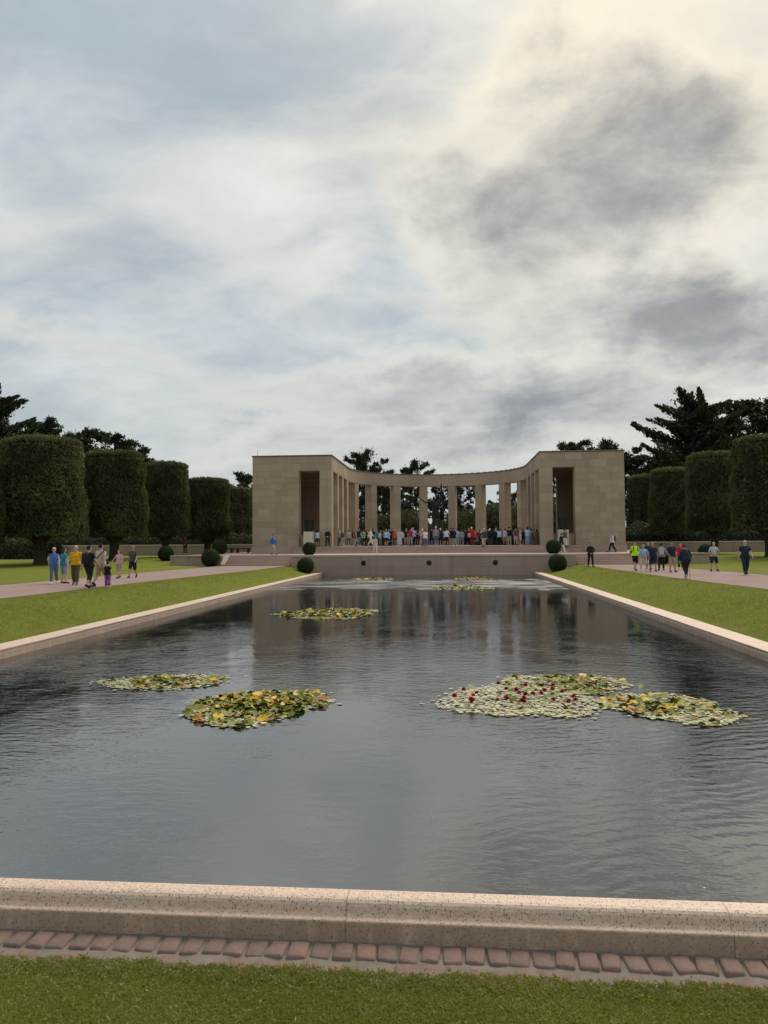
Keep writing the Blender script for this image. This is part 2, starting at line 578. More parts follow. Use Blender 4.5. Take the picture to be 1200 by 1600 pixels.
def leaf_mat(name, dark, light, trans=0.25, rough=0.6, third=None):
    """foliage: hue by each leaf's own tint"""
    m_, T = new_mat(name)
    t = T.n('ShaderNodeAttribute', attribute_name='tint').outputs['Fac']
    c = T.mix(t, dark, light)
    if third:
        c = T.mix(T.step(t, 0.90, 0.96), c, third)
    r = obj_rand(T)
    c = T.mix(T.m('MULTIPLY', r, 0.25), c, tuple(x * 0.6 for x in dark))
    pr = T.n('ShaderNodeBsdfPrincipled', {'Base Color': c, 'Roughness': rough, 'Specular IOR Level': 0.25})
    tr = T.n('ShaderNodeBsdfTranslucent', {'Color': T.mix(0.5, c, (light[0] * 1.2, light[1] * 1.2, light[2] * 0.6))})
    mx = T.n('ShaderNodeMixShader', {0: trans, 1: pr.outputs[0], 2: tr.outputs[0]})
    T.n('ShaderNodeOutputMaterial', {'Surface': mx.outputs[0]})
    return m_


M_OAK = leaf_mat('holm_oak_leaf', (0.036, 0.048, 0.019), (0.165, 0.185, 0.070), 0.25, third=(0.17, 0.19, 0.08))
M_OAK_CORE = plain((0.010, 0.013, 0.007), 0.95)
M_PINE = leaf_mat('pine_needle', (0.018, 0.027, 0.012), (0.055, 0.070, 0.030), 0.10)
M_BOX = leaf_mat('box_leaf', (0.018, 0.036, 0.008), (0.052, 0.085, 0.020), 0.12)
M_BUSH = leaf_mat('shrub_leaf', (0.030, 0.045, 0.014), (0.120, 0.130, 0.045), 0.2)
M_GRASS = leaf_mat('grass_blade', (0.145, 0.180, 0.028), (0.330, 0.340, 0.085), 0.38, third=(0.50, 0.43, 0.20))


def bark_mat():
    m_, T = new_mat('bark')
    p = world_pos(T)
    n1 = T.noise(T.mapping(p, sc=(1, 1, 0.25)), 9.0, 5, 0.65)
    c = T.mix(T.rng(n1, 0.35, 0.7, 0.0, 1.0), (0.030, 0.024, 0.016), (0.095, 0.078, 0.050))
    finish(T, c, 0.95, bump=n1, bdist=0.05, spec=0.2)
    return m_


M_BARK = bark_mat()

# ------------------------------------------------------------------ levels of the place
Z_WATER, Z_KERB, Z_NEAR = -0.78, -0.55, -0.79
PL, PR = -9.95, 6.60                 # inner edges of the long kerbs
KW = 0.62                            # their width
KL, KR = PL - KW, PR + KW
Y_NEAR, Y_WALL = 4.85, 59.3          # front of the near kerb, face of the end wall
Z_TER, Z_PLAT, Z_TOP = 0.85, 1.50, 10.2
AX_W, AX_M = -1.35, -1.24            # centre lines: end wall, memorial
Y_LOG, Y_MID = 71.0, 83.05
R_IN = 9.86


def sstep(a, b, x):
    t = min(1.0, max(0.0, (x - a) / (b - a)))
    return t * t * (3 - 2 * t)


def ground_h(X, Y):
    dx = max(KL - X, X - KR, 0.0)
    dn = max(4.42 - Y, 0.0)
    b = -0.80 + 0.23 * sstep(4.6, 7.0, Y)
    wx = 2.3 if X < 0 else 2.9
    dd = math.hypot(dx / wx, dn / 4.2)
    t = min(1.0, dd)
    z = b * (1 - (0.55 * t + 0.45 * t * t * (3 - 2 * t)))
    z += 0.5 * sstep(45, 76, Y) * sstep(19.5, 25, abs(X + 1.3))
    return z


# ------------------------------------------------------------------ ground: one sheet to the horizon, open over the pool
def build_ground():
    xs = sorted(set([-1500, -600, -250, -120, -80] + list(np.arange(-60, -16, 4)) + list(np.arange(-16, KL, 0.6)) + [KL + 0.05] + list(np.arange(-9, 6, 3)) +
                    [KR - 0.05] + list(np.arange(KR + 0.5, 12, 0.5)) + list(np.arange(12, 60, 4)) + [80, 120, 250, 600, 1500]))
    ys = sorted(set([-400, -60, -20, -8, -4] + list(np.arange(-2, 4.6, 0.25)) + [4.62] + list(np.arange(5, 58, 2.0)) + [Y_WALL + 0.5, 62, 66, 70, 74, 78, 84, 90, 100, 120, 150, 250, 600, 2500]))
    V, Fc = [], []
    for y in ys:
        for x in xs:
            V.append((x, y, ground_h(x, y)))
    nx = len(xs)
    for j in range(len(ys) - 1):
        for i in range(nx - 1):
            cx, cy = (xs[i] + xs[i + 1]) / 2, (ys[j] + ys[j + 1]) / 2
            if KL + 0.04 < cx < KR - 0.04 and 4.6 < cy < Y_WALL + 0.5:
                continue
            Fc.append((j * nx + i, j * nx + i + 1, (j + 1) * nx + i + 1, (j + 1) * nx + i))
    o = pobj('ground', V, Fc, M_LAWN, smooth=True)
    tag(o, 'mown green lawn around the pool and paths', kind='structure')


build_ground()


def strip(name, inner, outer, z, mat, edge=None):
    """level path between two polylines [(X, Y)]"""
    V, Fc = [], []
    for (a, b) in zip(inner, outer):
        V += [(a[0], a[1], z), (b[0], b[1], z)]
    for i in range(len(inner) - 1):
        Fc.append((2 * i, 2 * i + 1, 2 * i + 3, 2 * i + 2))
    o = pobj(name, V, Fc, mat)
    return tag(o, kind='structure')


LP_IN = [(-15.0, -6), (-14.95, 14), (-14.75, 24), (-14.3, 35), (-13.6, 43), (-13.0, 50), (-12.75, 59.25)]
LP_OUT = [(-20.4, -6), (-20.2, 14), (-20.0, 24), (-19.7, 35), (-19.4, 43), (-19.1, 50), (-18.4, 59.25)]
RP_IN = [(12.2, -6), (11.9, 18), (11.5, 28), (10.9, 36), (10.6, 43), (10.5, 50), (10.35, 59.25)]
RP_OUT = [(17.3, -6), (17.0, 18), (16.7, 28), (16.4, 36), (16.1, 43), (15.6, 50), (15.3, 59.25)]
tag(strip('path', LP_IN, LP_OUT, 0.012, M_PATH), 'pinkish gravel path left of the pool')
tag(strip('path', RP_IN, RP_OUT, 0.012, M_PATH), 'pinkish gravel path right of the pool')
for nm, pts, s in (('left', LP_OUT, -1), ('right', RP_OUT, 1)):
    a = [(x, y) for x, y in pts]
    b = [(x + s * 0.10, y) for x, y in pts]
    tag(strip('path_edge_shadow', a, b, 0.030, M_EDGE_SHADE), 'dark strip painted as the shadow of the cut lawn edge along the outer side of the %s path' % nm)  # dark strip painted in for the shadow line under the lawn edge

# ------------------------------------------------------------------ pool: water, kerbs, setts
wv_ = pobj('water', [(PL - 0.1, Y_NEAR + 0.08, Z_WATER), (PR + 0.1, Y_NEAR + 0.08, Z_WATER), (PR + 0.1, Y_WALL + 0.1, Z_WATER), (PL - 0.1, Y_WALL + 0.1, Z_WATER)], [(0, 1, 2, 3)], M_WATER)
tag(wv_, 'dark rippled water of the reflecting pool', kind='structure')

near_prof = [(0.0, -0.05), (0.0, 0.122), (0.003, 0.130), (0.010, 0.135), (0.046, 0.139), (0.056, 0.143), (0.061, 0.152), (0.063, 0.172), (0.067, 0.194), (0.076, 0.213),
             (0.091, 0.227), (0.112, 0.235), (0.135, 0.238), (0.205, 0.238), (0.212, 0.236), (0.216, 0.228), (0.216, -0.3), (0.1, -0.3)]
kn = empty('pool_kerb', (-1.7, Y_NEAR, Z_NEAR))
tag(kn, 'moulded pink speckled granite kerb along the near end of the pool', 'kerb', 'kerbs around the reflecting pool')
joints = [-10.28, -7.88, -5.48, -3.08, -0.68, 1.72, 4.12, 6.9]
for a, b in zip(joints[:-1], joints[1:]):
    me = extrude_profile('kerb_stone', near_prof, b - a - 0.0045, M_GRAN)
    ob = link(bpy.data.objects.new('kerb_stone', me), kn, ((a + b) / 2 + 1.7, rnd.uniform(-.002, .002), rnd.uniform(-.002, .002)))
link(bpy.data.objects.new('kerb_joint', extrude_profile('kerb_joint', [(u * 0.93 + 0.006, z * 0.985 - 0.002) for u, z in near_prof], 17.0, M_CAP)), kn, (0, 0, 0))
kt = 0.62
side_prof = [(0.0, 0.0), (0.0, -0.02), (-0.018, -0.03), (-0.030, -0.032), (-0.036, -0.040), (-0.040, -0.056), (-0.04, -0.50), (-0.5, -0.50), (-kt, -0.5), (-kt, -0.006), (-kt + 0.01, 0.0)]
side_prof = [(u + 0.04, z) for u, z in side_prof]
for side, xin, lab in ((-1, PL, 'long pink granite kerb along the left side of the pool'), (1, PR, 'long pink granite kerb along the right side of the pool')):
    k = empty('pool_kerb', (xin, 32, Z_KERB))
    tag(k, lab, 'kerb', 'kerbs around the reflecting pool')
    prof = [((u if side < 0 else -u), z) for u, z in side_prof]
    prof = [(u - (0.04 if side < 0 else -0.04), z) for u, z in prof]
    y = Y_NEAR + 0.22
    L = (Y_WALL - 0.02 - y) / 22
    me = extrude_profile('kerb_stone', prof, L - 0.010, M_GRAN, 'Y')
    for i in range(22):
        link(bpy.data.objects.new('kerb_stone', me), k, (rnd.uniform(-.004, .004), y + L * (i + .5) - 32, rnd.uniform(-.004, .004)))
    jm = extrude_profile('kerb_joint', [(u * 0.985 - side * -0.006, z - 0.006) for u, z in prof], Y_WALL - y - 0.1, M_MORTAR, 'Y')
    link(bpy.data.objects.new('kerb_joint', jm), k, (0, (y + Y_WALL) / 2 - 32, 0))

# setts along the near kerb
sb = empty('sett_border', (-1.0, 4.65, Z_NEAR))
tag(sb, 'border of square reddish stone setts bedded in mortar below the near kerb', 'paving')
bedV, bedF = [], []
nxb = 120
for j, y in enumerate(np.linspace(4.34, Y_NEAR + 0.06, 7)):
    for i in range(nxb):
        bedV.append((-6 + 10.5 * i / (nxb - 1) + 1.0, y - 4.65, 0.004 * math.sin(i * 1.7 + j) + rnd.uniform(-.003, .003) - (0.02 if j == 0 else 0.0)))
for j in range(6):
    for i in range(nxb - 1):
        bedF.append((j * nxb + i, j * nxb + i + 1, (j + 1) * nxb + i + 1, (j + 1) * nxb + i))
pobj('mortar_bed', bedV, bedF, M_MORTAR, sb, smooth=True)


def sett_mesh(seed, sx_, sy_):
    r = random.Random(seed)
    bm = bmesh.new()
    n = 5
    g = {}
    sk = [r.uniform(-.009, .009) for _ in range(8)]
    for i in range(n):
        for j in range(n):
            u, v = (-1, -.82, 0, .82, 1)[i], (-1, -.82, 0, .82, 1)[j]
            x = u * sx_ / 2 * (1 + sk[0] * v * 4) + sk[1] * v * 0.6
            y = v * sy_ / 2 * (1 + sk[2] * u * 4) + sk[3] * u * 0.6
            e = max(abs(u), abs(v))
            corner = abs(u) == 1 and abs(v) == 1
            z = 0.012 - (0.009 if e == 1 else 0.0) - (0.004 if corner else 0) + r.uniform(-.003, .003)
            if corner:
                x *= .95
                y *= .95
            g[i, j] = bm.verts.new((x + r.uniform(-.002, .002), y + r.uniform(-.002, .002), z))
    for i in range(n - 1):
        for j in range(n - 1):
            bm.faces.new((g[i, j], g[i + 1, j], g[i + 1, j + 1], g[i, j + 1]))
    ring = [(i, 0) for i in range(n)] + [(n - 1, j) for j in range(1, n)] + [(i, n - 1) for i in range(n - 2, -1, -1)] + [(0, j) for j in range(n - 2, 0, -1)]
    low = [bm.verts.new((g[q].co.x * 1.03, g[q].co.y * 1.03, -0.03)) for q in ring]
    for i in range(len(ring)):
        k2 = (i + 1) % len(ring)
        bm.faces.new((low[i], low[k2], g[ring[k2]], g[ring[i]]))
    bmesh.ops.recalc_face_normals(bm, faces=bm.faces)
    me = bpy.data.meshes.new('sett')
    bm.to_mesh(me)
    bm.free()
    for p_ in me.polygons:
        p_.use_smooth = True
    me.materials.append(M_SETT)
    return me


setts = [sett_mesh(i, 0.117 * (1 + 0.05 * math.sin(i * 2.1)), 0.172) for i in range(9)]
flat = [sett_mesh(40 + i, 0.128, 0.15) for i in range(5)]
for row, (y, z, ms, pitch) in enumerate(((4.726, 0.006, setts, 0.140), (4.545, -0.011, flat, 0.142))):
    x = -5.6 + row * 0.07
    while x < 4.3:
        me = rnd.choice(ms)
        o = link(bpy.data.objects.new('sett', me), sb, (x + 1.0, y - 4.65 + rnd.uniform(-.008, .008), z + rnd.uniform(-.004, .005)))
        o.rotation_euler = (R(rnd.uniform(-1.5, 1.5)), R(rnd.uniform(-2, 2)), R(rnd.choice((0, 180)) + rnd.uniform(-6, 6)))
        x += pitch * rnd.uniform(0.93, 1.07)

# ------------------------------------------------------------------ end wall of the pool, terrace, lower steps
X_WL, X_WR = AX_W - 11.25, AX_W + 11.25
ew = empty('end_wall', (AX_W, Y_WALL, Z_WATER))
tag(ew, 'low stone retaining wall with bronze spouts closing the far end of the pool', 'wall')
box('core', X_WL + .03, X_WR - .03, Y_WALL + 0.06, Y_WALL + 0.9, -1.4, Z_TER - 0.14, M_WALL, ew)
n = 8
for row, (z0, z1) in enumerate(((-1.3, -0.10), (-0.10, Z_TER - 0.13))):
    xs = np.linspace(X_WL, X_WR, n + 1)
    if row:
        xs = np.concatenate(([xs[0]], (xs[:-1] + xs[1:]) / 2, [xs[-1]]))
    for a, b in zip(xs[:-1], xs[1:]):
        dy = rnd.uniform(0, .004)
        box('wall_block', a + .004, b - .004, Y_WALL + dy - (0.03 if not row else 0), Y_WALL + .10 + dy, z0 + .004, z1 - .004, M_WALL, ew, 0.006)
xs = np.linspace(X_WL - .05, X_WR + .05, 10)
for a, b in zip(xs[:-1], xs[1:]):
    box('coping_stone', a + .003, b - .003, Y_WALL - .05, Y_WALL + .55, Z_TER - .126, Z_TER + 0.02, M_CAP, ew, 0.012)
for px_ in (568, 670.5, 774):
    c = aty(px_, 879, Y_WALL)
    V, Fc = lathe([(0.02, 0), (0.19, 0), (0.205, 0.02), (0.20, 0.045), (0.165, 0.05), (0.15, 0.03), (0.12, 0.035), (0.10, 0.07), (0.06, 0.10), (0.035, 0.14), (0.03, 0.16), (0.012, 0.16)], 18)
    V = [(v[0], -v[2] + 0.003, v[1]) for v in V]
    o = pobj('spout', V, Fc, M_BRONZE, ew, (c.x - AX_W, 0, 0.20 - Z_WATER), smooth=True)

ter = box('terrace', AX_W - 21.3, AX_W + 21.3, Y_WALL + 1.75, 160, -0.2, Z_TER, M_PAVE)
tag(ter, 'paved terrace in front of the memorial', kind='structure')
t2 = box('terrace', X_WL + .2, X_WR - .2, Y_WALL + 0.5, Y_WALL + 1.76, -0.2, Z_TER - .004, M_PAVE)
tag(t2, 'strip of terrace behind the end wall', kind='structure')


def flight(name, x0, x1, y0, z0, rise, n_, tread, label, parent_loc, nstones=4, last=0.0):
    e = empty(name, parent_loc)
    tag(e, label, 'steps', 'stone steps of the terrace')
    for i in range(n_):
        top = z0 + rise * (i + 1)
        xs_ = np.linspace(x0, x1, nstones + 1 + (i % 2))
        for a, b in zip(xs_[:-1], xs_[1:]):
            box('step', a + .003, b - .003, y0 + tread * i - .02, y0 + tread * (i + 1) + (last if i == n_ - 1 else .05), z0 + rise * i - .02 + 0.024, top, M_STEP, e, 0.012)
        box('riser_bed', x0 + .01, x1 - .01, y0 + tread * i + .012, y0 + tread * (i + 1) + .1, z0 - .1, top - .03, M_STEP, e)
    return e


X_SL, X_SR = AX_W - 16.6, AX_W + 16.5
flight('stair_flight', X_SL, X_WL - .06, Y_WALL + .02, 0.0, Z_TER / 5, 5, .35, 'lower flight of stone steps left of the pool end wall', (X_SL, Y_WALL, 0), 2, -.01)
flight('stair_flight', X_WR + .06, X_SR, Y_WALL + .02, 0.0, Z_TER / 5, 5, .35, 'lower flight of stone steps right of the pool end wall', (X_SR, Y_WALL, 0), 2, -.01)

# low wing walls beyond the lower steps, with sloping stone cheeks
for s, xa, xb, lab in ((-1, AX_W - 21.4, X_SL - .06, 'left'), (1, X_SR + .06, AX_W + 21.4, 'right')):
    e = empty('wing_wall', ((xa + xb) / 2, Y_WALL + .6, 0))
    tag(e, 'low grey wing wall at the %s end of the terrace steps' % lab, 'wall')
    xs = np.linspace(xa, xb - (.35 if s < 0 else 0), 4) if s < 0 else np.linspace(xa + .35, xb, 4)
    for a, b in zip(xs[:-1], xs[1:]):
        box('wall_block', a + .004, b - .004, Y_WALL + .5, Y_WALL + 1.8, -.2, Z_TER - .1, M_WALL, e, .006)
        box('coping_stone', a + .003, b - .003, Y_WALL + .44, Y_WALL + 1.8, Z_TER - .098, Z_TER + .03, M_WALL, e, .01)
    x0, x1 = (xb - .35, xb) if s < 0 else (xa, xa + .35)
    prof = [(x0, Y_WALL - .05, -.1), (x0, Y_WALL - .05, .16), (x0, Y_WALL + 1.2, Z_TER + .05), (x0, Y_WALL + 1.9, Z_TER + .05), (x0, Y_WALL + 1.9, -.1)]
    V = prof + [(x1, p[1], p[2]) for p in prof]
    Fc = [(0, 1, 2, 3, 4), (9, 8, 7, 6, 5)] + [(i, (i + 1) % 5, (i + 1) % 5 + 5, i + 5) for i in range(5)]
    pobj('cheek_stone', V, Fc, M_CAP, e, (-e.location.x, -e.location.y, -e.location.z))

# parapets far left and right behind the lawns
for s, xa, xb, Y, lab in ((-1, -62, AX_M - 18.2, 86, 'left'), (1, AX_M + 18.2, 62, 90, 'right')):
    e = empty('parapet', ((xa + xb) / 2, Y, .5))
    tag(e, 'long low stone parapet under the trees %s of the memorial' % lab, 'wall')
    nb = 16
    xs = np.linspace(xa, xb, nb + 1)
    for a, b in zip(xs[:-1], xs[1:]):
        box('wall_block', a + .004, b - .004, Y, Y + .5, 0.3, 1.62, M_WALL, e, .006)
        box('coping_stone', a + .003, b - .003, Y - .08, Y + .58, 1.622, 1.78, M_CAP, e, .012)

# ------------------------------------------------------------------ memorial
mem = empty('memorial_colonnade', (AX_M, Y_LOG + 10, Z_TER))
tag(mem, 'tan limestone memorial with semicircular colonnade between two square loggias', 'memorial')
Z_LIN = 8.80                         # underside of the lintel
# platform and its four steps
V, Fc = [], []
arc = [(AX_M - 17.65, Y_LOG - .06), (AX_M + 17.65, Y_LOG - .06), (AX_M + 17.65, Y_MID + 1.2)]
arc += [(AX_M + 13.0 * math.sin(a), Y_MID + 12.2 * math.cos(a)) for a in np.linspace(R(85), R(-85), 24)]
arc += [(AX_M - 17.65, Y_MID + 1.2)]
nA = len(arc)
V = [(x, y, Z_TER - .1) for x, y in arc] + [(x, y, Z_PLAT) for x, y in arc]
Fc = [tuple(range(nA))[::-1], tuple(range(nA, 2 * nA))] + [(i, (i + 1) % nA, (i + 1) % nA + nA, i + nA) for i in range(nA)]
pobj('platform', V, Fc, M_PAVE, mem, -mem.location)
X_PS = 13.4
rise = (Z_PLAT - Z_TER) / 4
fs = flight('stair_flight', AX_M - X_PS, AX_M + X_PS, Y_LOG - .08 - 4 * .36, Z_TER, rise, 4, .36, 'wide flight of four pink stone steps below the crowd and colonnade', (AX_M, Y_LOG - 1, Z_TER), 10, -.02)
for s in (-1, 1):
    for i in range(3):
        a, b = AX_M + s * (X_PS + .02 + i * 1.42), AX_M + s * (X_PS + .02 + (i + 1) * 1.42)
        box('plinth_block', min(a, b) + .004, max(a, b) - .004, Y_LOG - .12, Y_LOG - .058, Z_TER, Z_PLAT - .02, M_STEP, mem, .006)


def ashlar(parent, xa, xb, y0, y1, z0, z1, courses, blk, mat=M_LIME):
    """running-bond facing of separate blocks"""
    hz = (z1 - z0) / courses
    for c in range(courses):
        nb = max(1, round((xb - xa) / blk))
        xs_ = list(np.linspace(xa, xb, nb + 1))
        if nb > 1 and c % 2:
            w = (xb - xa) / nb
            xs_ = [xa] + [xa + w * (k + .5) for k in range(nb)] + [xb]
        for a, b in zip(xs_[:-1], xs_[1:]):
            dy = rnd.uniform(-.002, .004)
            box('stone_block', a + .003, b - .003, y0 + dy, y1, z0 + hz * c + .003, z0 + hz * (c + 1) - .003, mat, parent, .006)


W_OUT, W_OP, W_PIER = 17.6, 13.04, 11.03
YB = Y_MID + .35                     # back of the loggias
for s, nm in ((-1, 'left'), (1, 'right')):
    def X(o):
        return AX_M + s * o
    lo = empty('loggia', (s * 14, -8.5, 0.7))
    lo.parent = mem
    mem_l = lo

    def BX(name, a, b, y0, y1, z0, z1, mat, bev=0.0):
        return box(name, X(a), X(b), y0, y1, z0, z1, mat, mem_l, bev)
    # cores
    BX('front_wall', W_OP + .01, W_OUT - .05, Y_LOG + .05, Y_LOG + 1.1, Z_PLAT, Z_LIN, M_LIME)
    BX('outer_wall', W_OUT - 1.1, W_OUT - .004, Y_LOG + .06, YB - .1, Z_PLAT, Z_LIN, M_LIME)
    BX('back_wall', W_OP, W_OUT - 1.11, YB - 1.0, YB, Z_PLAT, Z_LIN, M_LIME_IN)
    BX('back_wall', R_IN + .02, W_PIER, YB - 1.0, YB, Z_PLAT, Z_LIN, M_LIME)
    BX('sill_wall', W_PIER + .004, W_OP - .004, Y_LOG + .35, Y_LOG + .75, Z_PLAT, 2.58, M_LIME, .01)
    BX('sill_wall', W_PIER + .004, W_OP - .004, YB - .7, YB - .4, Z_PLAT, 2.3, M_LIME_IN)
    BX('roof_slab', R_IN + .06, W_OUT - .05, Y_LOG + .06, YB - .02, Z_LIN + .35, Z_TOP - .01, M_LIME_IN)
    BX('lintel', R_IN + .06, W_OUT - .05, Y_LOG + .06, Y_LOG + 1.1, Z_LIN + .004, Z_LIN + .4, M_LIME)
    BX('lintel', R_IN + .05, R_IN + 1.15, Y_LOG + 1.12, YB - .02, Z_LIN + .004, Z_LIN + .4, M_LIME)
    BX('lintel', R_IN + 1.16, W_OUT - .05, YB - 1.0, YB - .03, Z_LIN + .004, Z_LIN + .4, M_LIME)
    for k in range(4):
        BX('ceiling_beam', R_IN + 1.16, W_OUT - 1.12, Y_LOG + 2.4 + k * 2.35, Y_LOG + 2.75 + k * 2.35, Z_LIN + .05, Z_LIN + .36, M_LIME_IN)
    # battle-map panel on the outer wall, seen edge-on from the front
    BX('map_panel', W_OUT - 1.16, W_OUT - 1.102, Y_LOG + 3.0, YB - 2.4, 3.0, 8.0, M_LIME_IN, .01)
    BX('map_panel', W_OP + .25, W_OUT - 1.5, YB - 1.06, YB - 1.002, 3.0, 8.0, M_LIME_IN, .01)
    # facing blocks
    xa, xb = sorted((X(W_OP), X(W_OUT)))
    ashlar(mem_l, xa, xb, Y_LOG, Y_LOG + .07, Z_PLAT, Z_LIN, 12, 1.15)
    xa, xb = sorted((X(R_IN), X(W_PIER)))
    ashlar(mem_l, xa, xb, Y_LOG, Y_LOG + 1.0, Z_PLAT, Z_LIN, 9, 3.0)
    xa, xb = sorted((X(R_IN), X(W_OUT)))
    ashlar(mem_l, xa, xb, Y_LOG, Y_LOG + .07, Z_LIN, Z_TOP, 2, 1.6)
    # inner side: facing of the lintel and piers
    ys = np.linspace(Y_LOG + .075, YB, 8)
    for a, b in zip(ys[:-1], ys[1:]):
        BX('stone_block', R_IN, R_IN + .055, a + .003, b - .003, Z_LIN + .003, Z_TOP - .003, M_LIME, .006)
    for py_ in (74.9, 78.4, 81.9):
        pier_z = np.linspace(Z_PLAT, Z_LIN, 8)
        for a, b in zip(pier_z[:-1], pier_z[1:]):
            BX('stone_block', R_IN, R_IN + 1.15, py_, py_ + .95, a + .003, b - .003, M_LIME, .008)
    # roof edge
    BX('roof_cap', R_IN - .07, W_OUT + .07, Y_LOG - .07, YB + .07, Z_TOP + .002, Z_TOP + .13, M_LEAD, .02)
V, Fc = tube([(0, 0, 0), (0, 0, .55)], [.025, .012], 6)
pobj('lightning_rod', V, Fc, M_LEAD, mem, (-17.2, -9.6, Z_TOP + .12 - Z_TER))


def ring_seg(name, r0, r1, z0, z1, a0, a1, mat, n_=3):
    V, Fc = [], []
    for k in range(n_ + 1):
        a = a0 + (a1 - a0) * k / n_
        for r, z in ((r0, z0), (r1, z0), (r1, z1), (r0, z1)):
            V.append((r * math.sin(a), r * math.cos(a), z))
    for k in range(n_):
        for q in range(4):
            Fc.append((k * 4 + q, k * 4 + (q + 1) % 4, (k + 1) * 4 + (q + 1) % 4, (k + 1) * 4 + q))
    Fc += [(0, 1, 2, 3), (n_ * 4 + 3, n_ * 4 + 2, n_ * 4 + 1, n_ * 4)]
    return V, Fc


cen = Vector((0, Y_MID - mem.location.y, -Z_TER))
bmV, bmF = ring_seg('stone_block', R_IN, R_IN + 1.2, Z_LIN + .003, Z_TOP - .003, R(-5) + .0004, R(5) - .0004, M_LIME)
first = None
for k in range(18):
    ang = -85 + 10 * k
    if first is None:
        o = pobj('stone_block', bmV, bmF, M_LIME, mem, cen)
        first = o.data
    else:
        o = link(bpy.data.objects.new('stone_block', first), mem, cen)
    o.rotation_euler = (0, 0, -R(ang))
V, Fc = ring_seg('roof_cap', R_IN - .07, R_IN + 1.27, Z_TOP + .004, Z_TOP + .10, R(-90), R(90), M_LEAD, 48)
for k in range(37):                  # seams of the lead capping
    a = R(-90 + 5 * k)
    v0 = len(V)
    v_, f_ = ring_seg('s', R_IN - .08, R_IN + 1.28, Z_TOP + .09, Z_TOP + .16, a - .004, a + .004, M_LEAD, 1)
    V += v_
    Fc += [tuple(q + v0 for q in f) for f in f_]
pobj('roof_cap', V, Fc, M_LEAD, mem, cen)
pm = None
for ang in (-70, -50, -30, -10, 10, 30, 50, 70):
    p = empty('pier', cen)
    p.parent = mem
    zz = np.linspace(Z_PLAT, Z_LIN, 8)
    zz[1] = 2.75
    for i, (a, b) in enumerate(zip(zz[:-1], zz[1:])):
        me = box_mesh('stone_block', .93, 1.10, b - a - .006, M_LIME, .008)
        o = link(bpy.data.objects.new('stone_block', me), p, (0, R_IN + .58, (a + b) / 2))
    p.rotation_euler = (0, 0, -R(ang))

# bronze urns on pale pedestals in front of the loggia openings
for px_, lab in ((483, 'left'), (880, 'right')):
    c = aty(px_, 850, Y_LOG - .5)
    Yp = Y_LOG + .02
    e = empty('pedestal', (c.x, Yp - .55, Z_PLAT))
    tag(e, 'pale square stone pedestal before the %s loggia opening' % lab, 'pedestal')
    box('base', c.x - .52, c.x + .52, Yp - 1.07, Yp - .03, Z_PLAT, Z_PLAT + .10, M_PED, e, .01)
    box('shaft', c.x - .46, c.x + .46, Yp - 1.01, Yp - .09, Z_PLAT + .102, Z_PLAT + 1.42, M_PED, e, .01)
    zt = Z_PLAT + 1.42
    u = empty('urn', (c.x, Yp - .55, zt))
    tag(u, 'dark bronze urn on the pedestal at the %s loggia' % lab, 'urn')
    V, Fc = lathe([(.05, 0), (.36, 0), (.37, .05), (.33, .07), (.33, .12), (.36, .16), (.375, .3), (.40, .6), (.43, .85), (.46, .98), (.49, 1.02), (.52, 1.04), (.52, 1.12), (.46, 1.12), (.42, 1.0), (.1, .9)], 24)
    pobj('bowl', V, Fc, M_BRONZE, u, (0, 0, 0), smooth=False)
    V, Fc = lathe([(.40, .55), (.425, .57), (.43, .62), (.415, .66)], 24)
    pobj('band', V, Fc, M_BRONZE, u, (0, 0, 0), smooth=True)

# small pieces inside the court
for px_, Y, w, lab in ((609, 76.5, 1.0, 'small stone block bench among the crowd, left of centre'), (745, 76.5, 1.0, 'small stone block bench among the crowd, right of centre')):
    c = aty(px_, 850, Y)
    e = empty('stone_bench', (c.x, Y, Z_PLAT))
    tag(e, lab, 'bench')
    box('seat', c.x - .55, c.x + .55, Y - .25, Y + .25, Z_PLAT + .40, Z_PLAT + .50, M_CAP, e, .01)
    for s in (-1, 1):
        box('leg', c.x + s * .38 - .1, c.x + s * .38 + .1, Y - .2, Y + .2, Z_PLAT, Z_PLAT + .398, M_STEP, e, .01)
c = aty(375, 862, 78)
e = empty('bench', (c.x, 78, Z_TER))
tag(e, 'long dark bench on the terrace beside the left loggia', 'bench')
M_DARKWOOD = plain((0.018, 0.015, 0.013), .7)
box('seat', c.x - 1.5, c.x + 1.3, 77.8, 78.25, Z_TER + .40, Z_TER + .50, M_DARKWOOD, e, .01)
for q in (-.9, -.25, .9):
    box('leg', c.x + q - .09, c.x + q + .09, 77.85, 78.2, Z_TER, Z_TER + .398, M_DARKWOOD, e, .01)

# ------------------------------------------------------------------ foliage
def unit(a):
    return a / np.maximum(np.linalg.norm(a, axis=1, keepdims=True), 1e-9)


def leaf_quads(C, D, N, L, Wd):
    S = unit(np.cross(D, N))
    L = np.asarray(L)[:, None]
    Wd = np.asarray(Wd)[:, None]
    V = np.stack((C - D * L * .5, C + S * Wd * .5 + D * L * .05, C + D * L * .5, C - S * Wd * .5 + D * L * .05), axis=1).reshape(-1, 3)
    n_ = len(C)
    return V, np.arange(4 * n_, dtype=np.int32).reshape(n_, 4)


def lump(P, seed, amp, freq):
    """cheap smooth 3-D noise from a few sines"""
    g = np.random.default_rng(seed)
    out = np.zeros(len(P))
    for k in range(7):
        w = g.normal(size=3) * freq * (1 + .5 * k)
        out += np.sin(P @ w + g.uniform(0, 6.3)) / (1 + .5 * k)
    return out * amp / 2.2


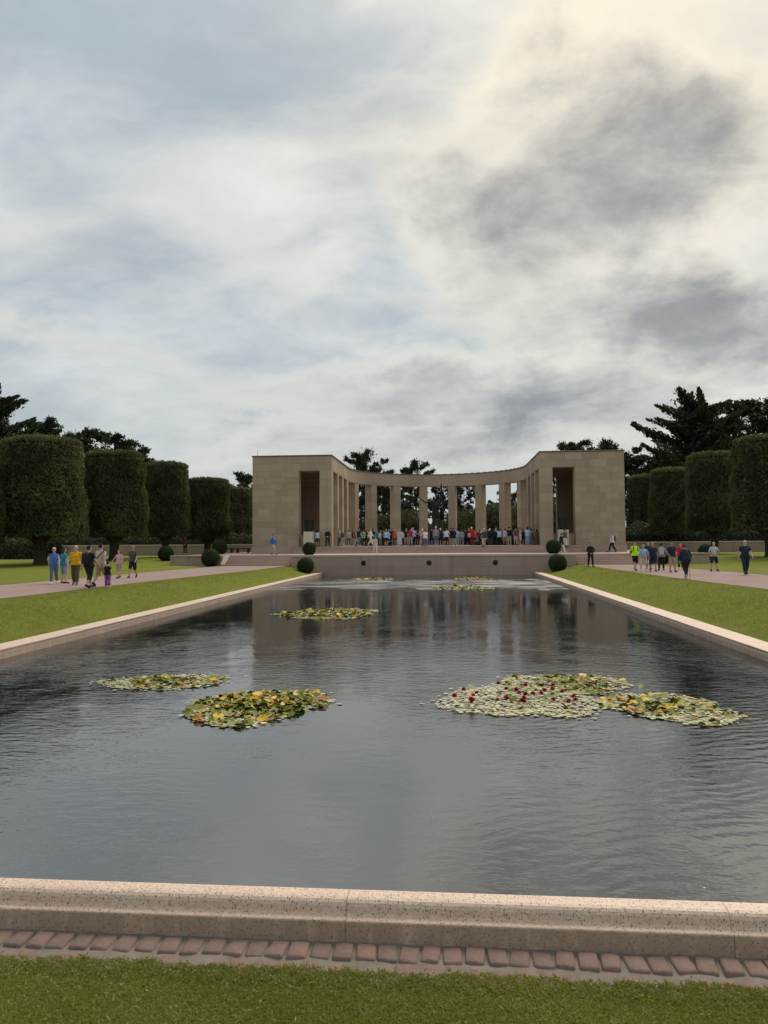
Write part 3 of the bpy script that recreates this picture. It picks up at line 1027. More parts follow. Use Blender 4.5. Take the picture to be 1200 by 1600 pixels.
def join_parts(parts):
    """[(V, Fq, tint, matindex)] -> one mesh's arrays"""
    Vs, Fs, ts, ms, n_ = [], [], [], [], 0
    for V, Fq, t, m_ in parts:
        Vs.append(V)
        Fs.append(np.asarray(Fq) + n_)
        ts.append(np.broadcast_to(t, (len(V),)))
        ms.append(np.full(len(Fq), m_))
        n_ += len(V)
    return np.concatenate(Vs), np.concatenate(Fs), np.concatenate(ts), np.concatenate(ms)


def surf_grid(prof, n_=40):
    """quad surface of revolution from (r, z) points, open at the axis"""
    k = np.arange(n_) * 2 * math.pi / n_
    V = np.concatenate([np.stack((r * np.cos(k), r * np.sin(k), np.full(n_, z)), 1) for r, z in prof])
    Fq = []
    for i in range(len(prof) - 1):
        for j in range(n_):
            Fq.append((i * n_ + j, i * n_ + (j + 1) % n_, (i + 1) * n_ + (j + 1) % n_, (i + 1) * n_ + j))
    return V, np.array(Fq)


def topiary_meshes(seed, rad, z0, z1, nleaf=46000, taper=.13, lsize=.165):
    g = np.random.default_rng(seed)
    H = z1 - z0

    def prof(t):                      # t in 0..1 along bottom centre -> side -> top centre
        t = np.asarray(t)
        r = np.where(t < .16, rad * .97 * np.sqrt(np.clip(t / .16, 0, 1)) , np.where(t < .82, rad * (1 - taper * np.clip((t - .16) / .66, 0, 1) ** 1.6), 0))
        top_r = rad * (1 - taper)
        tt = np.clip((t - .82) / .18, 0, 1)
        r = np.where(t >= .82, top_r * np.sqrt(np.clip(1 - tt ** 2.4, 0, 1)), r)
        z = np.where(t < .16, z0 + .55 * (1 - np.clip(t / .16, 0, 1)) ** 1.0 * .6, np.where(t < .82, z0 + (H - .55) * np.clip((t - .16) / .66, 0, 1), z1 - .55 + .55 * np.sqrt(np.clip(1 - (1 - tt) ** 2, 0, 1))))
        return r, z
    ts = np.concatenate((np.linspace(.005, .16, 5), np.linspace(.2, .82, 16), np.linspace(.84, .995, 7)))
    r, z = prof(ts)
    core, cf = surf_grid(list(zip(r * .93, z0 + .2 + (z - z0) * .955)), 36)
    core[:, :2] *= (1 + lump(core, seed, .035, .8))[:, None]
    # leaves on the clipped face
    t = g.choice([0, 1, 2], nleaf, p=[.08, .76, .16])
    tv = np.where(t == 0, g.uniform(0.02, .16, nleaf), np.where(t == 1, g.uniform(.16, .82, nleaf), .82 + .178 * np.sqrt(g.uniform(0, 1, nleaf))))
    r, z = prof(tv)
    th = g.uniform(0, 2 * math.pi, nleaf)
    rs = np.where(t == 2, 1, 1)
    P = np.stack((r * np.cos(th) * rs, r * np.sin(th) * rs, z), 1)
    e = 1e-3
    r2, z2 = prof(np.clip(tv + e, 0, .999))
    dr, dz_ = r2 - r, z2 - z
    N = unit(np.stack((dz_ * np.cos(th), dz_ * np.sin(th), -dr), 1))
    lm = lump(P, seed, .17, .75) + lump(P, seed + 5, .10, 2.4) + lump(P, seed + 6, .06, 6.0)
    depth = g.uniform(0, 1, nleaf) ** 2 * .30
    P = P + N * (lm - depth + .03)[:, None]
    D = unit(g.normal(size=(nleaf, 3)) * .60 + N * .50 + np.array([0, 0, .75]))
    NN = unit(N + g.normal(size=(nleaf, 3)) * .7)
    L = lsize * g.uniform(.7, 1.5, nleaf) * np.where(g.uniform(0, 1, nleaf) < .06, 1.9, 1.0)
    lv, lf = leaf_quads(P, D, NN, L, L * g.uniform(.28, .5, nleaf))
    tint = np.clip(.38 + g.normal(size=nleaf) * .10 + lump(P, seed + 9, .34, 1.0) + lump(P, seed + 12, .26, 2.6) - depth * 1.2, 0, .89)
    tint = np.where(g.uniform(0, 1, nleaf) < .012, 1.0, tint)
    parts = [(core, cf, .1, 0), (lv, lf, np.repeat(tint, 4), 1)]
    # shoots standing up out of the clipped top, and a few on the flank
    ns = 2600
    th = g.uniform(0, 2 * math.pi, ns)
    rr = rad * (1 - taper) * np.sqrt(g.uniform(0, 1.0, ns))
    P = np.stack((rr * np.cos(th), rr * np.sin(th), np.full(ns, z1 - .02)), 1)
    P[:, 2] -= .5 * (rr / (rad * (1 - taper))) ** 5
    lenn = g.uniform(.15, .60, ns) * (.5 + .5 * np.sin(th * 5 + seed) ** 2)
    D = unit(np.array([0, 0, 1.0]) + g.normal(size=(ns, 3)) * .28)
    lv, lf = leaf_quads(P + D * lenn[:, None] * .45, D, unit(g.normal(size=(ns, 3))), lenn, .05 + lenn * .16)
    parts.append((lv, lf, np.repeat(np.clip(g.uniform(.3, .95, ns), 0, 1), 4), 1))
    V, Fq, ti, mi = join_parts(parts)
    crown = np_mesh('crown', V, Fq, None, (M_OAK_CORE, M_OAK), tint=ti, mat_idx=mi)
    # trunk with root flare, and limbs that fan into the crown
    Vt, Ft = tube([(0, 0, -.15), (0, 0, .12), (.03, 0, .5), (.06, .02, 1.1), (.1, .02, 1.9), (.1, 0, z0 + .6)], [.62, .50, .42, .40, .46, .55], 12)
    for k in range(6):
        a = k * 1.047 + seed
        v, f = tube([(.1, 0, 1.55), (.1 + .5 * math.cos(a), .5 * math.sin(a), 2.05), (.1 + 1.3 * math.cos(a), 1.3 * math.sin(a), z0 + .65)], [.24, .19, .13], 7)
        n0 = len(Vt)
        Vt = Vt + v
        Ft = Ft + [tuple(q + n0 for q in ff) for ff in f]
    mt = bpy.data.meshes.new('trunk')
    mt.from_pydata([tuple(v) for v in Vt], [], Ft)
    mt.materials.append(M_BARK)
    return crown, mt


TOP = [topiary_meshes(s, 3.0, 2.35, 10.3) for s in (11, 23, 37)]


def topiary(label, X, Y, rad, height, variant, rot, crown_lift=0.0):
    z = ground_h(X, Y) if abs(X - AX_W) > 21.2 or Y < Y_WALL else Z_TER
    e = empty('clipped_tree', (X, Y, z), rot)
    e.scale = (rad / 3.0, rad / 3.0, height / 10.3)
    tag(e, label, 'tree', 'clipped trees flanking the memorial')
    cr, tr = TOP[variant]
    link(bpy.data.objects.new('crown', cr), e)
    link(bpy.data.objects.new('trunk', tr), e)
    return e


for a in (('dark clipped cylindrical tree cut off by the left edge of the picture', -36.7, 53.5, 2.9, 8.2, 1, .3),
          ('largest clipped cylindrical tree at the left, above the walking family', -33.4, 59.0, 3.5, 10.2, 0, 2.6),
          ('second whole clipped cylindrical tree from the left edge', -30.4, 66.0, 2.95, 9.7, 2, 1.2),
          ('third whole clipped cylindrical tree from the left edge', -28.8, 74.5, 2.5, 9.5, 1, 4.0),
          ('clipped tree with thin trunks behind two box balls, left of the memorial', -25.8, 78.5, 2.55, 8.2, 0, .7),
          ('clipped tree partly hidden by its neighbour, nearest the left loggia', -28.6, 97.0, 2.9, 8.6, 2, 5.2),
          ('dark clipped tree half hidden behind the left wall of the memorial', -31.2, 112.0, 3.0, 9.4, 1, 2.2),
          ('clipped cylindrical tree cut off by the right edge of the picture', 27.6, 67.0, 3.1, 10.2, 2, 3.3),
          ('clipped cylindrical tree second from the right edge, behind the man in grey', 27.0, 79.0, 2.7, 10.1, 0, 5.5),
          ('clipped cylindrical tree third from the right edge, behind the right walkers', 26.7, 92.0, 2.75, 9.8, 1, .4),
          ('slim clipped tree beside the right loggia', 26.8, 104.0, 2.6, 10.1, 2, 1.9)):
    topiary(*a)


def ball_mesh(seed, nleaf=5200):
    g = np.random.default_rng(seed)
    core, cf = surf_grid([(math.sin(t) * .955, -math.cos(t) * .955) for t in np.linspace(.05, 3.09, 14)], 24)
    N = unit(g.normal(size=(nleaf, 3)))
    P = N * (1 + lump(N, seed, .032, 2.2) + lump(N, seed + 2, .018, 6) - g.uniform(0, 1, nleaf) ** 2 * .05)[:, None]
    D = unit(g.normal(size=(nleaf, 3)) + N * .5 + np.array([0, 0, .3]))
    L = g.uniform(.06, .105, nleaf)
    lv, lf = leaf_quads(P, D, unit(N + g.normal(size=N.shape) * .45), L, L * .55)
    ti = np.clip(.4 + g.normal(size=nleaf) * .22, 0, 1)
    V, Fq, t, mi = join_parts([(core, cf, .1, 0), (lv, lf, np.repeat(ti, 4), 1)])
    return np_mesh('box_foliage', V, Fq, None, (M_OAK_CORE, M_BOX), tint=t, mat_idx=mi)


BALL = [ball_mesh(3), ball_mesh(4)]


def ball(label, px_, bottom_y, rad, z=None, Y=None, k=0):
    p = aty(px_, bottom_y, Y) if Y else atz(px_, bottom_y, z)
    if z is None:
        z = ground_h(p.x, p.y) - .06
    e = empty('box_ball', (p.x, p.y, z))
    e.scale = (rad, rad, rad)
    e.rotation_euler = (0, 0, px_)
    tag(e, label, 'shrub', 'clipped box balls')
    link(bpy.data.objects.new('foliage', BALL[k]), e, (0, 0, .88))
    v, f = tube([(0, 0, -.1), (0, 0, .5)], [.07, .05], 6)
    pobj('stem', v, f, M_BARK, e)


ball('round clipped box ball on top of the end wall, left side', 483, 866, .56, Z_TER, 60.3)
ball('round clipped box ball in the lawn corner left of the pool end', 477.5, 889, .66, None, 57.6, 1)
ball('round clipped box ball on top of the end wall, right side', 865, 866, .60, Z_TER, 60.3, 1)
ball('round clipped box ball in the lawn corner right of the pool end', 871.5, 889, .70, None, 57.6)
ball('round box ball in front of the left wing wall, nearest the steps', 329, 884, .74, 0.02, 58.6)
ball('small box ball behind the left wing wall', 343, 866, .72, Z_TER, 68.0, 1)
ball('box ball on the left lawn, farthest from the steps', 259, 878, .72, 0.30, 66.5)
ball('dark box ball on the right lawn behind the group of walkers', 1036, 884, .60, 0.05, 60.0, 1)
ball('dark box ball on the right lawn beside the man in grey', 1104, 879, .66, 0.3, 66.0)


def tree_object(name, cat, label, X, Y, Z, rot, sc, meshes, group):
    e = empty(name, (X, Y, Z), rot)
    e.scale = sc
    tag(e, label, cat, group)
    for nm, me in meshes:
        link(bpy.data.objects.new(nm, me), e)
    return e


def conifer(seed, H, kind):
    """open-grown maritime tree: leaning trunk, limbs, sprays of needles. kind: 'pine' or 'cypress'"""
    g = np.random.default_rng(seed)
    rr = random.Random(seed)
    Vt, Ft, centres = [], [], []

    def add(P, rad, n_=7):
        v, f = tube(P, rad, n_, True)
        n0 = len(Vt)
        Vt.extend(v)
        Ft.extend([tuple(q + n0 for q in ff) for ff in f])
    lean = rr.uniform(-.06, .06) * H
    tp = [Vector((lean * t * t + .25 * math.sin(t * 5 + seed), .2 * math.sin(t * 4 + seed * 2), H * .95 * t)) for t in np.linspace(0, 1, 9)]
    r0 = H * .018 + .08
    add([tp[0] - Vector((0, 0, .4))] + tp[1:], [r0 * 1.4] + [r0 * (1 - .85 * t) for t in np.linspace(.1, 1, 8)], 9)
    if kind == 'pine':
        nl, lo = 24, .30
    else:
        nl, lo = 34, .10
    for i in range(nl):
        t = lo + (1 - lo) * (i + rr.random()) / nl
        b = tp[0].lerp(tp[-1], 0) if False else tp[min(8, int(t * 8))].lerp(tp[min(8, int(t * 8) + 1)], t * 8 - int(t * 8))
        a = i * 2.4 + rr.uniform(-.5, .5)
        if kind == 'pine':
            ln = H * (.16 + .17 * math.sin(math.pi * min(1, (t - lo) / (1 - lo) * .75 + .25))) * rr.uniform(.55, 1.25)
            up = rr.uniform(.05, .5)
        else:
            ln = H * (.40 * (1 - t) ** .75 + .05) * rr.uniform(.7, 1.2)
            up = rr.uniform(.12, .42)
        dv = Vector((math.cos(a), math.sin(a), up))
        mid = b + dv * ln * .55 + Vector((rr.uniform(-.3, .3), rr.uniform(-.3, .3), -.02 * ln))
        end = b + dv * ln + Vector((0, 0, ln * rr.uniform(.02, .22)))
        rl = r0 * (.42 * (1 - .6 * t))
        add([b, mid, end], [rl, rl * .65, rl * .2], 5)
        nc = 4 if kind == 'pine' else 6
        for k in range(nc):
            q = (.45 + .6 * k / (nc - 1)) if kind == 'pine' else (.22 + .82 * k / (nc - 1))
            c_ = b.lerp(end, min(q, 1.02)) if q > .6 else b.lerp(mid, q / .6)
            sd = Vector((-dv.y, dv.x, 0)) * rr.uniform(-.28, .28) * ln * (.5 if kind == 'pine' else .55 * q)
            c_ = c_ + sd + Vector((0, 0, rr.uniform(.0, .35)))
            if rr.random() < .55:
                add([b.lerp(end, q * .75), c_], [rl * .35, rl * .12], 4)
            centres.append((c_, dv, rr.uniform(.55, 1.25) * H / 16 * (1 if kind == 'pine' else .95)))
    for _ in range(4 if kind == 'pine' else 5):
        centres.append((tp[-1] + Vector((rr.uniform(-.8, .8), rr.uniform(-.8, .8), rr.uniform(-.6, .9) * H / 18)), Vector((rr.uniform(-.3, .3), rr.uniform(-.3, .3), 1)), H / 16 * .75))
    C, D, N, Ls, Ws, T = [], [], [], [], [], []
    per = 170 if kind == 'pine' else 270
    for c_, dv, s_ in centres:
        c_ = np.array(c_)
        if kind == 'pine':
            sub = unit(g.normal(size=(6, 3))) * np.array([.85, .85, .5]) * g.uniform(.4, 1, (6, 1))
            u = (sub[g.integers(0, 6, per)] + g.normal(size=(per, 3)) * np.array([.24, .24, .20])) * s_
            dd = unit(u * np.array([1, 1, 1.2]) / s_ + np.array([0, 0, .55]) + g.normal(size=(per, 3)) * .5)
        else:
            dvn = np.array(Vector(dv).normalized())
            sdv = np.array([-dvn[1], dvn[0], 0])
            al = g.uniform(-1, 1, per)
            dvn = unit((dvn + np.array([0, 0, .30]))[None])[0]
            u = np.outer(al * 1.9, dvn) + np.outer(g.normal(size=per) * .42 * (1.0 - al * .85), sdv) + g.normal(size=(per, 3)) * np.array([.13, .13, .15]) * (1.2 - al * .8)[:, None]
            u = u * s_
            dd = unit(dvn[None] + np.array([0, 0, .35]) + g.normal(size=(per, 3)) * .45)
        C.append(c_ + u)
        D.append(dd)
        N.append(unit(g.normal(size=(per, 3)) + np.array([0, 0, .4])))
        L_ = g.uniform(.30, .58, per) * H / 16
        Ls.append(L_)
        Ws.append(L_ * g.uniform(.26, .46, per))
        T.append(np.clip(.4 + .35 * u[:, 2] / s_ + g.normal(size=per) * .2, 0, 1))
    V, Fq = leaf_quads(np.concatenate(C), np.concatenate(D), np.concatenate(N), np.concatenate(Ls), np.concatenate(Ws))
    cr = np_mesh('crown', V, Fq, None, (M_PINE,), tint=np.repeat(np.concatenate(T), 4))
    mt = bpy.data.meshes.new('trunk')
    mt.from_pydata([tuple(v) for v in Vt], [], Ft)
    mt.materials.append(M_BARK)
    return (('trunk', mt), ('crown', cr))


PINE = [conifer(s, 16, 'pine') for s in (5, 18, 29, 44)]
CYP = [conifer(s, 16, 'cypress') for s in (8, 61)]
GP = 'pines standing behind the memorial'
GW = 'tall conifers behind the clipped trees'
for label, px_, top_y, Y, kind, k, rot, wide in (
        ('tall dark cypress rising above the clipped trees at the right', 1096, 620, 122, 'c', 0, .4, 1.15),
        ('dark pine cut off by the right edge, behind the tall cypress', 1188, 625, 132, 'p', 1, 1.1, 1.5),
        ('broad dark tree filling the gap below the right cypress', 1150, 680, 126, 'c', 1, 2.0, 1.2),
        ('low dark pine between the right loggia and the cypress', 1000, 712, 128, 'p', 2, 2.5, 1.25),
        ('dark cypress with layered branches at the upper left corner', -22, 618, 108, 'c', 1, 3.4, 1.25),
        ('pine top peeping over the largest clipped tree at the left', 72, 662, 116, 'p', 3, .2, .8),
        ('thin pine top right above the largest clipped tree', 112, 676, 120, 'p', 0, 2.3, .8),
        ('round dark pine behind the second clipped tree from the left', 168, 678, 122, 'p', 1, 4.0, 1.2),
        ('dark pine sloping down behind the third clipped tree from the left', 212, 702, 126, 'p', 2, .9, 1.0),
        ('dark pine beside the left wall of the memorial', 388, 742, 128, 'p', 3, 5.0, .9)):
    p = aty(px_, 848, Y)
    top = aty(px_, top_y, Y).z
    s = (top - .5) / 16.2
    tree_object('cypress_tree' if kind == 'c' else 'pine_tree', 'tree', label, p.x, Y, .5, rot, (s * wide, s * wide, s), (CYP if kind == 'c' else PINE)[k], GW)
for label, px_, top_y, Y, k, rot, wide in (
        ('pine whose spreading top shows above the left of the colonnade', 565, 708, 114, 0, 5.3, .85),
        ('dense pine crown above the roofline left of centre', 650, 724, 118, 1, 0.0, .8),
        ('small pine top just above the roofline beside the spreading pine', 598, 736, 122, 2, 2.0, .7),
        ('pine seen behind the bronze statue between the middle piers', 694, 748, 112, 3, 1.4, .8),
        ('pine seen through the gap right of the middle piers', 727, 750, 116, 0, 3.0, .7),
        ('pine with a slanting top seen through the right gap of the colonnade', 792, 768, 120, 2, 4.2, .9),
        ('shorter pine seen through the gap below open sky, right of centre', 762, 792, 124, 1, 2.7, .9),
        ('pine standing behind the left side piers', 538, 742, 120, 3, .5, .8),
        ('dark pine behind the left of the colonnade, seen between the curved piers', 612, 745, 110, 2, 5.9, .75),
        ('pine peeking over the roof of the right loggia, left of the two', 900, 692, 120, 1, 1.9, .95),
        ('pine peeking over the right end of the right loggia roof', 958, 694, 124, 0, 4.4, 1.0),
        ('pine seen through the opening of the right loggia', 852, 762, 118, 3, 3.6, .8)):
    p = aty(px_, 848, Y)
    top = aty(px_, top_y, Y).z
    s = (top - .85) / 16.2
    tree_object('pine_tree', 'tree', label, p.x, Y, Z_TER, rot, (s * wide, s * wide, s), PINE[k], GP)


def bush_mesh(seed, nleaf=7000):
    g = np.random.default_rng(seed)
    core, cf = surf_grid([(math.sin(t) * .80, .48 - math.cos(t) * .42) for t in np.linspace(.05, 3.09, 12)], 24)
    core *= (1 + lump(core, seed, .12, 2.2))[:, None]
    N = unit(g.normal(size=(nleaf, 3)))
    P = N * np.array([1, 1, .55]) * (1 + lump(N, seed, .20, 2.2) + lump(N, seed + 3, .08, 6) - g.uniform(0, 1, nleaf) ** 2 * .35)[:, None] + np.array([0, 0, .48])
    P[:, 2] = np.maximum(P[:, 2], .01)
    D = unit(g.normal(size=(nleaf, 3)) + N * .6 + np.array([0, 0, .5]))
    L = g.uniform(.05, .11, nleaf)
    lv, lf = leaf_quads(P, D, unit(N + g.normal(size=N.shape) * .6), L, L * .5)
    ti = np.clip(.4 + g.normal(size=nleaf) * .25 + lump(P, seed + 8, .3, 2.5), 0, 1)
    V, Fq, t, mi = join_parts([(core, cf, .1, 0), (lv, lf, np.repeat(ti, 4), 1)])
    return np_mesh('foliage', V, Fq, None, (M_OAK_CORE, M_BUSH), tint=t, mat_idx=mi)


BUSH = [bush_mesh(s) for s in (2, 9, 31)]
bushes = []
for i, (px_, Y, w, hh) in enumerate(((543, 101, 2.6, 4.6), (566, 104, 3.2, 3.4), (589, 100, 3.0, 4.8), (612, 103, 2.8, 4.2), (634, 100, 3.2, 4.9), (655, 104, 2.6, 3.6),
                                     (672, 101, 2.4, 3.0), (696, 104, 2.6, 3.2), (722, 101, 2.8, 5.0), (742, 103, 3.2, 5.4), (768, 100, 3.4, 5.6), (795, 103, 3.0, 6.0), (815, 101, 2.8, 5.4), (850, 102, 3.0, 6.2),
                                     (868, 104, 2.8, 5.0), (502, 103, 2.6, 5.0))):
    where = ('behind the left side piers', 'in the first open gap of the colonnade', 'in the second open gap of the colonnade', 'behind the second curved pier', 'in the third open gap, left of the statue', 'behind the third curved pier',
             'low behind the statue base', 'behind the middle gap right of the statue', 'behind the fourth curved pier', 'in the gap right of the fourth curved pier', 'in the gap below the open sky', 'behind the sixth curved pier',
             'behind the right side piers', 'behind the first right-hand side gap', 'seen through the right loggia opening', 'seen through the left loggia opening')[i]
    p = aty(px_, 848, Y)
    e = empty('shrub', (p.x, Y, Z_TER), i * 1.3)
    e.scale = (w, w, hh)
    tag(e, 'dark green shrub ' + where, 'shrub', 'shrubs behind the colonnade')
    link(bpy.data.objects.new('foliage', BUSH[i % 3]), e)
# wooded hedges behind the clipped rows: too dense to tell one plant from the next
def hedge(label, segs, seed, mat, nper=520):
    g = np.random.default_rng(seed)
    parts = []
    for (xa, ya, xb, yb, z0, hh, th) in segs:
        ln = math.hypot(xb - xa, yb - ya)
        n_ = int(nper * ln)
        t = g.uniform(0, 1, n_)
        P = np.stack((xa + (xb - xa) * t, ya + (yb - ya) * t, np.zeros(n_)), 1)
        an = g.uniform(-.15, math.pi + .15, n_)
        nx_, ny_ = -(yb - ya) / ln, (xb - xa) / ln
        prof_r = 1 + lump(np.stack((t * ln, an, an * 0), 1), seed, .22, 1.1)
        off = np.cos(an) * th * prof_r
        P[:, 0] += nx_ * off
        P[:, 1] += ny_ * off
        P[:, 2] = z0 + np.abs(np.sin(an)) ** .6 * hh * prof_r
        N = unit(np.stack((nx_ * np.cos(an), ny_ * np.cos(an), np.sin(an)), 1))
        P -= N * (g.uniform(0, 1, n_) ** 2 * .6)[:, None]
        D = unit(g.normal(size=(n_, 3)) + N * .5 + np.array([0, 0, .5]))
        L = g.uniform(.18, .40, n_)
        lv, lf = leaf_quads(P, D, unit(N + g.normal(size=N.shape) * .6), L, L * .5)
        parts.append((lv, lf, np.repeat(np.clip(.35 + g.normal(size=n_) * .25 + lump(P, seed + 4, .25, 1.0), 0, 1), 4), 1))
        k = 14
        cv = []
        cf = []
        m_ = max(4, int(ln / 2))
        for i in range(m_ + 1):
            for j in range(k):
                a = math.pi * j / (k - 1)
                o_ = math.cos(a) * th * .86
                cv.append((xa + (xb - xa) * i / m_ + nx_ * o_, ya + (yb - ya) * i / m_ + ny_ * o_, z0 - .1 + abs(math.sin(a)) ** .6 * hh * .8))
        for i in range(m_):
            for j in range(k - 1):
                cf.append((i * k + j, (i + 1) * k + j, (i + 1) * k + j + 1, i * k + j + 1))
        parts.append((np.array(cv), np.array(cf), .1, 0))
    V, Fq, t, mi = join_parts(parts)
    o = link(bpy.data.objects.new('hedge', np_mesh('hedge', V, Fq, None, (M_OAK_CORE, mat), tint=t, mat_idx=mi)))
    tag(o, label, 'hedge', kind='stuff')


hedge('dark hedge mass under the clipped trees at the left', [(-70, 78, -33, 92, .3, 3.0, 1.4), (-33, 92, -19.5, 93, .3, 2.6, 1.2), (-80, 70, -40, 71, .2, 2.4, 1.2)], 4, M_BUSH, 300)
hedge('dark hedge mass under the clipped trees at the right', [(17.5, 96, 70, 97, .3, 3.6, 1.5), (38, 80, 75, 84, .3, 2.6, 1.3)], 6, M_BUSH, 260)
hedge('dark wooded backdrop far behind the memorial', [(-95, 135, 95, 135, .3, 5.2, 3.0)], 12, M_PINE, 150)
for px_, w, lab in ((586, 4.2, 'left'), (770, 4.4, 'right')):
    p = aty(px_, 850, 79.5)
    hedge('low clipped flower-bed hedge on the platform, %s of the statue' % lab, [(p.x - w / 2, 79.5, p.x + w / 2, 79.5, Z_PLAT, .42, .35)], int(px_), M_BUSH, 900)

# ------------------------------------------------------------------ near lawn: grass blades (beyond counting)
def near_grass():
    g = np.random.default_rng(77)
    n_ = 260000
    Y = 3.15 + 1.47 * g.uniform(0, 1, n_) ** .9
    X = g.uniform(-4.6, 4.0, n_)
    # ragged edge over the setts
    edge = 4.525 + .012 * np.sin(X * 5.3) + .010 * np.sin(X * 13.1 + 1) + .010 * np.sin(X * 31 + 2)
    keep = Y < edge + g.normal(size=n_) * .018
    X, Y = X[keep], Y[keep]
    n_ = len(X)
    Z = np.array([ground_h(float(a), float(b)) for a, b in zip(X, Y)])
    Z = np.where(Y > 4.33, np.maximum(Z, -.787), Z)
    ln = g.uniform(.012, .032, n_)
    D = unit(np.stack((g.normal(size=n_) * .55, g.normal(size=n_) * .55, np.ones(n_)), 1))
    a = g.uniform(0, math.pi, n_)
    S = np.stack((np.cos(a), np.sin(a), np.zeros(n_)), 1)
    B = np.stack((X, Y, Z - .004), 1)
    w = g.uniform(.0011, .0024, n_)[:, None]
    bend = np.stack((g.normal(size=n_), g.normal(size=n_), np.full(n_, -.4)), 1) * .010
    V = np.stack((B - S * w, B + S * w, B + D * ln[:, None] * .6 + S * w * .8, B + D * ln[:, None] + bend), 1).reshape(-1, 3)
    i = np.arange(n_)[:, None] * 4
    Ft = np.concatenate((i + np.array([[0, 1, 2]]), i + np.array([[0, 2, 3]])))
    patch = np.sin(X * 2.1 + 1.3 * np.sin(Y * 3)) * .5 + np.sin(X * 5.7 + Y * 4.1) * .3
    t = np.clip(.38 + patch * .22 + g.normal(size=n_) * .2, 0, .89)
    t = np.where(g.uniform(0, 1, n_) < .10 + .08 * (patch > .3), 1.0, t)
    me = np_mesh('lawn_grass', V, None, Ft, (M_GRASS,), tint=np.repeat(t, 4))
    tag(link(bpy.data.objects.new('lawn_grass', me)), 'short mown grass along the near edge of the picture', 'grass', kind='stuff')


near_grass()


def bank_tufts():
    """tufts that roughen the two mown banks beside the pool"""
    g = np.random.default_rng(5)
    for side, xa, xb, n_, lab in ((-1, -15.2, KL - .02, 62000, 'left'), (1, KR + .02, 12.0, 62000, 'right')):
        Y = 11 + 48 * g.uniform(0, 1, n_) ** 1.3
        X = g.uniform(xa, xb, n_)
        lim = np.interp(Y, [p[1] for p in (LP_IN if side < 0 else RP_IN)], [p[0] for p in (LP_IN if side < 0 else RP_IN)])
        k = (X > lim + .03) if side < 0 else (X < lim - .03)
        X, Y = X[k], Y[k]
        m_ = len(X)
        Z = np.array([ground_h(float(a), float(b)) for a, b in zip(X, Y)])
        ln = g.uniform(.025, .060, m_)
        D = unit(np.stack((g.normal(size=m_) * .7, g.normal(size=m_) * .7, np.ones(m_)), 1))
        a = g.uniform(0, math.pi, m_)
        S = np.stack((np.cos(a), np.sin(a), np.zeros(m_)), 1) * g.uniform(.006, .020, m_)[:, None]
        B = np.stack((X, Y, Z - .004), 1)
        V = np.stack((B - S, B + S, B + D * ln[:, None]), 1).reshape(-1, 3)
        Ft = np.arange(3 * m_).reshape(m_, 3)
        mow = np.sin((X * .9 + Y * .44) * 2.2 + np.sin(Y * .35) * 1.5)
        t = np.clip(.42 + .16 * mow + lump(B, 3, .2, .7) + g.normal(size=m_) * .16, 0, .89)
        t = np.where(g.uniform(0, 1, m_) < .05, 1.0, t)
        me = np_mesh('bank_grass', V, None, Ft, (M_GRASS,), tint=np.repeat(t, 3))
        tag(link(bpy.data.objects.new('bank_grass', me)), 'short turf on the bank along the %s side of the pool' % lab, 'grass', kind='stuff')


bank_tufts()

# ------------------------------------------------------------------ water lilies
def pad_mat(name, rough, spec):
    m_, T = new_mat(name)
    t = T.n('ShaderNodeAttribute', attribute_name='tint').outputs['Fac']
    cr = T.n('ShaderNodeValToRGB', {0: t})
    el = cr.color_ramp.elements
    el[0].position, el[0].color = 0.0, (0.070, 0.100, 0.008, 1)
    el[1].position, el[1].color = 1.0, (0.42, 0.13, 0.05, 1)
    for pos, c in ((.25, (0.155, 0.185, 0.014, 1)), (.40, (0.24, 0.24, 0.045, 1)), (.45, (0.36, 0.36, 0.17, 1)), (.64, (0.66, 0.63, 0.40, 1)), (.74, (0.50, 0.42, 0.05, 1)), (.86, (0.66, 0.37, 0.02, 1)), (.94, (0.50, 0.18, 0.03, 1))):  # cream stops paint the sky's glare into the flat pads
        k = el.new(pos)
        k.color = c
    finish(T, cr.outputs[0], rough, spec=spec)
    return m_


M_PAD = pad_mat('lily_pad_wet', .22, 1.0)
M_LEAFUP = pad_mat('lily_leaf_raised', .55, .3)
M_RED = plain((0.33, 0.012, 0.045), .5)
M_WHITE_FL = plain((0.80, 0.78, 0.72), .5)


def pad_arrays(c, r, rot, tilt, roll_, n_=8, fold=0.0):
    """round leaf with a notch, dished a little"""
    P = [(0, 0, 0)]
    for k in range(n_ + 1):
        a = .18 + (2 * math.pi - .36) * k / n_
        P.append((math.cos(a) * r, math.sin(a) * r, fold * r * math.cos(a * 2) + .04 * r))
    M = Matrix.Rotation(rot, 3, 'Z') @ Matrix.Rotation(tilt, 3, 'Y') @ Matrix.Rotation(roll_, 3, 'X')
    V = [M @ Vector(p) + Vector(c) for p in P]
    return [tuple(v) for v in V], [(0, k, k + 1) for k in range(1, n_ + 1)]


def flower_mesh(mat):
    V, Fc = [], []
    for ring_, (n_, r, z, up) in enumerate(((8, .055, .02, .035), (7, .04, .03, .055), (5, .02, .035, .065))):
        for k in range(n_):
            a = 2 * math.pi * k / n_ + ring_ * .4
            o = Vector((math.cos(a), math.sin(a), 0))
            s_ = Vector((-o.y, o.x, 0)) * .016
            i = len(V)
            V += [Vector((0, 0, z * .4)), o * r * .6 + s_ + Vector((0, 0, z)), o * r + Vector((0, 0, up)), o * r * .6 - s_ + Vector((0, 0, z))]
            Fc.append((i, i + 1, i + 2, i + 3))
    me = bpy.data.meshes.new('flower')
    me.from_pydata([tuple(v) for v in V], [], Fc)
    me.materials.append(mat)
    return me


FL_RED, FL_WHITE = flower_mesh(M_RED), flower_mesh(M_WHITE_FL)


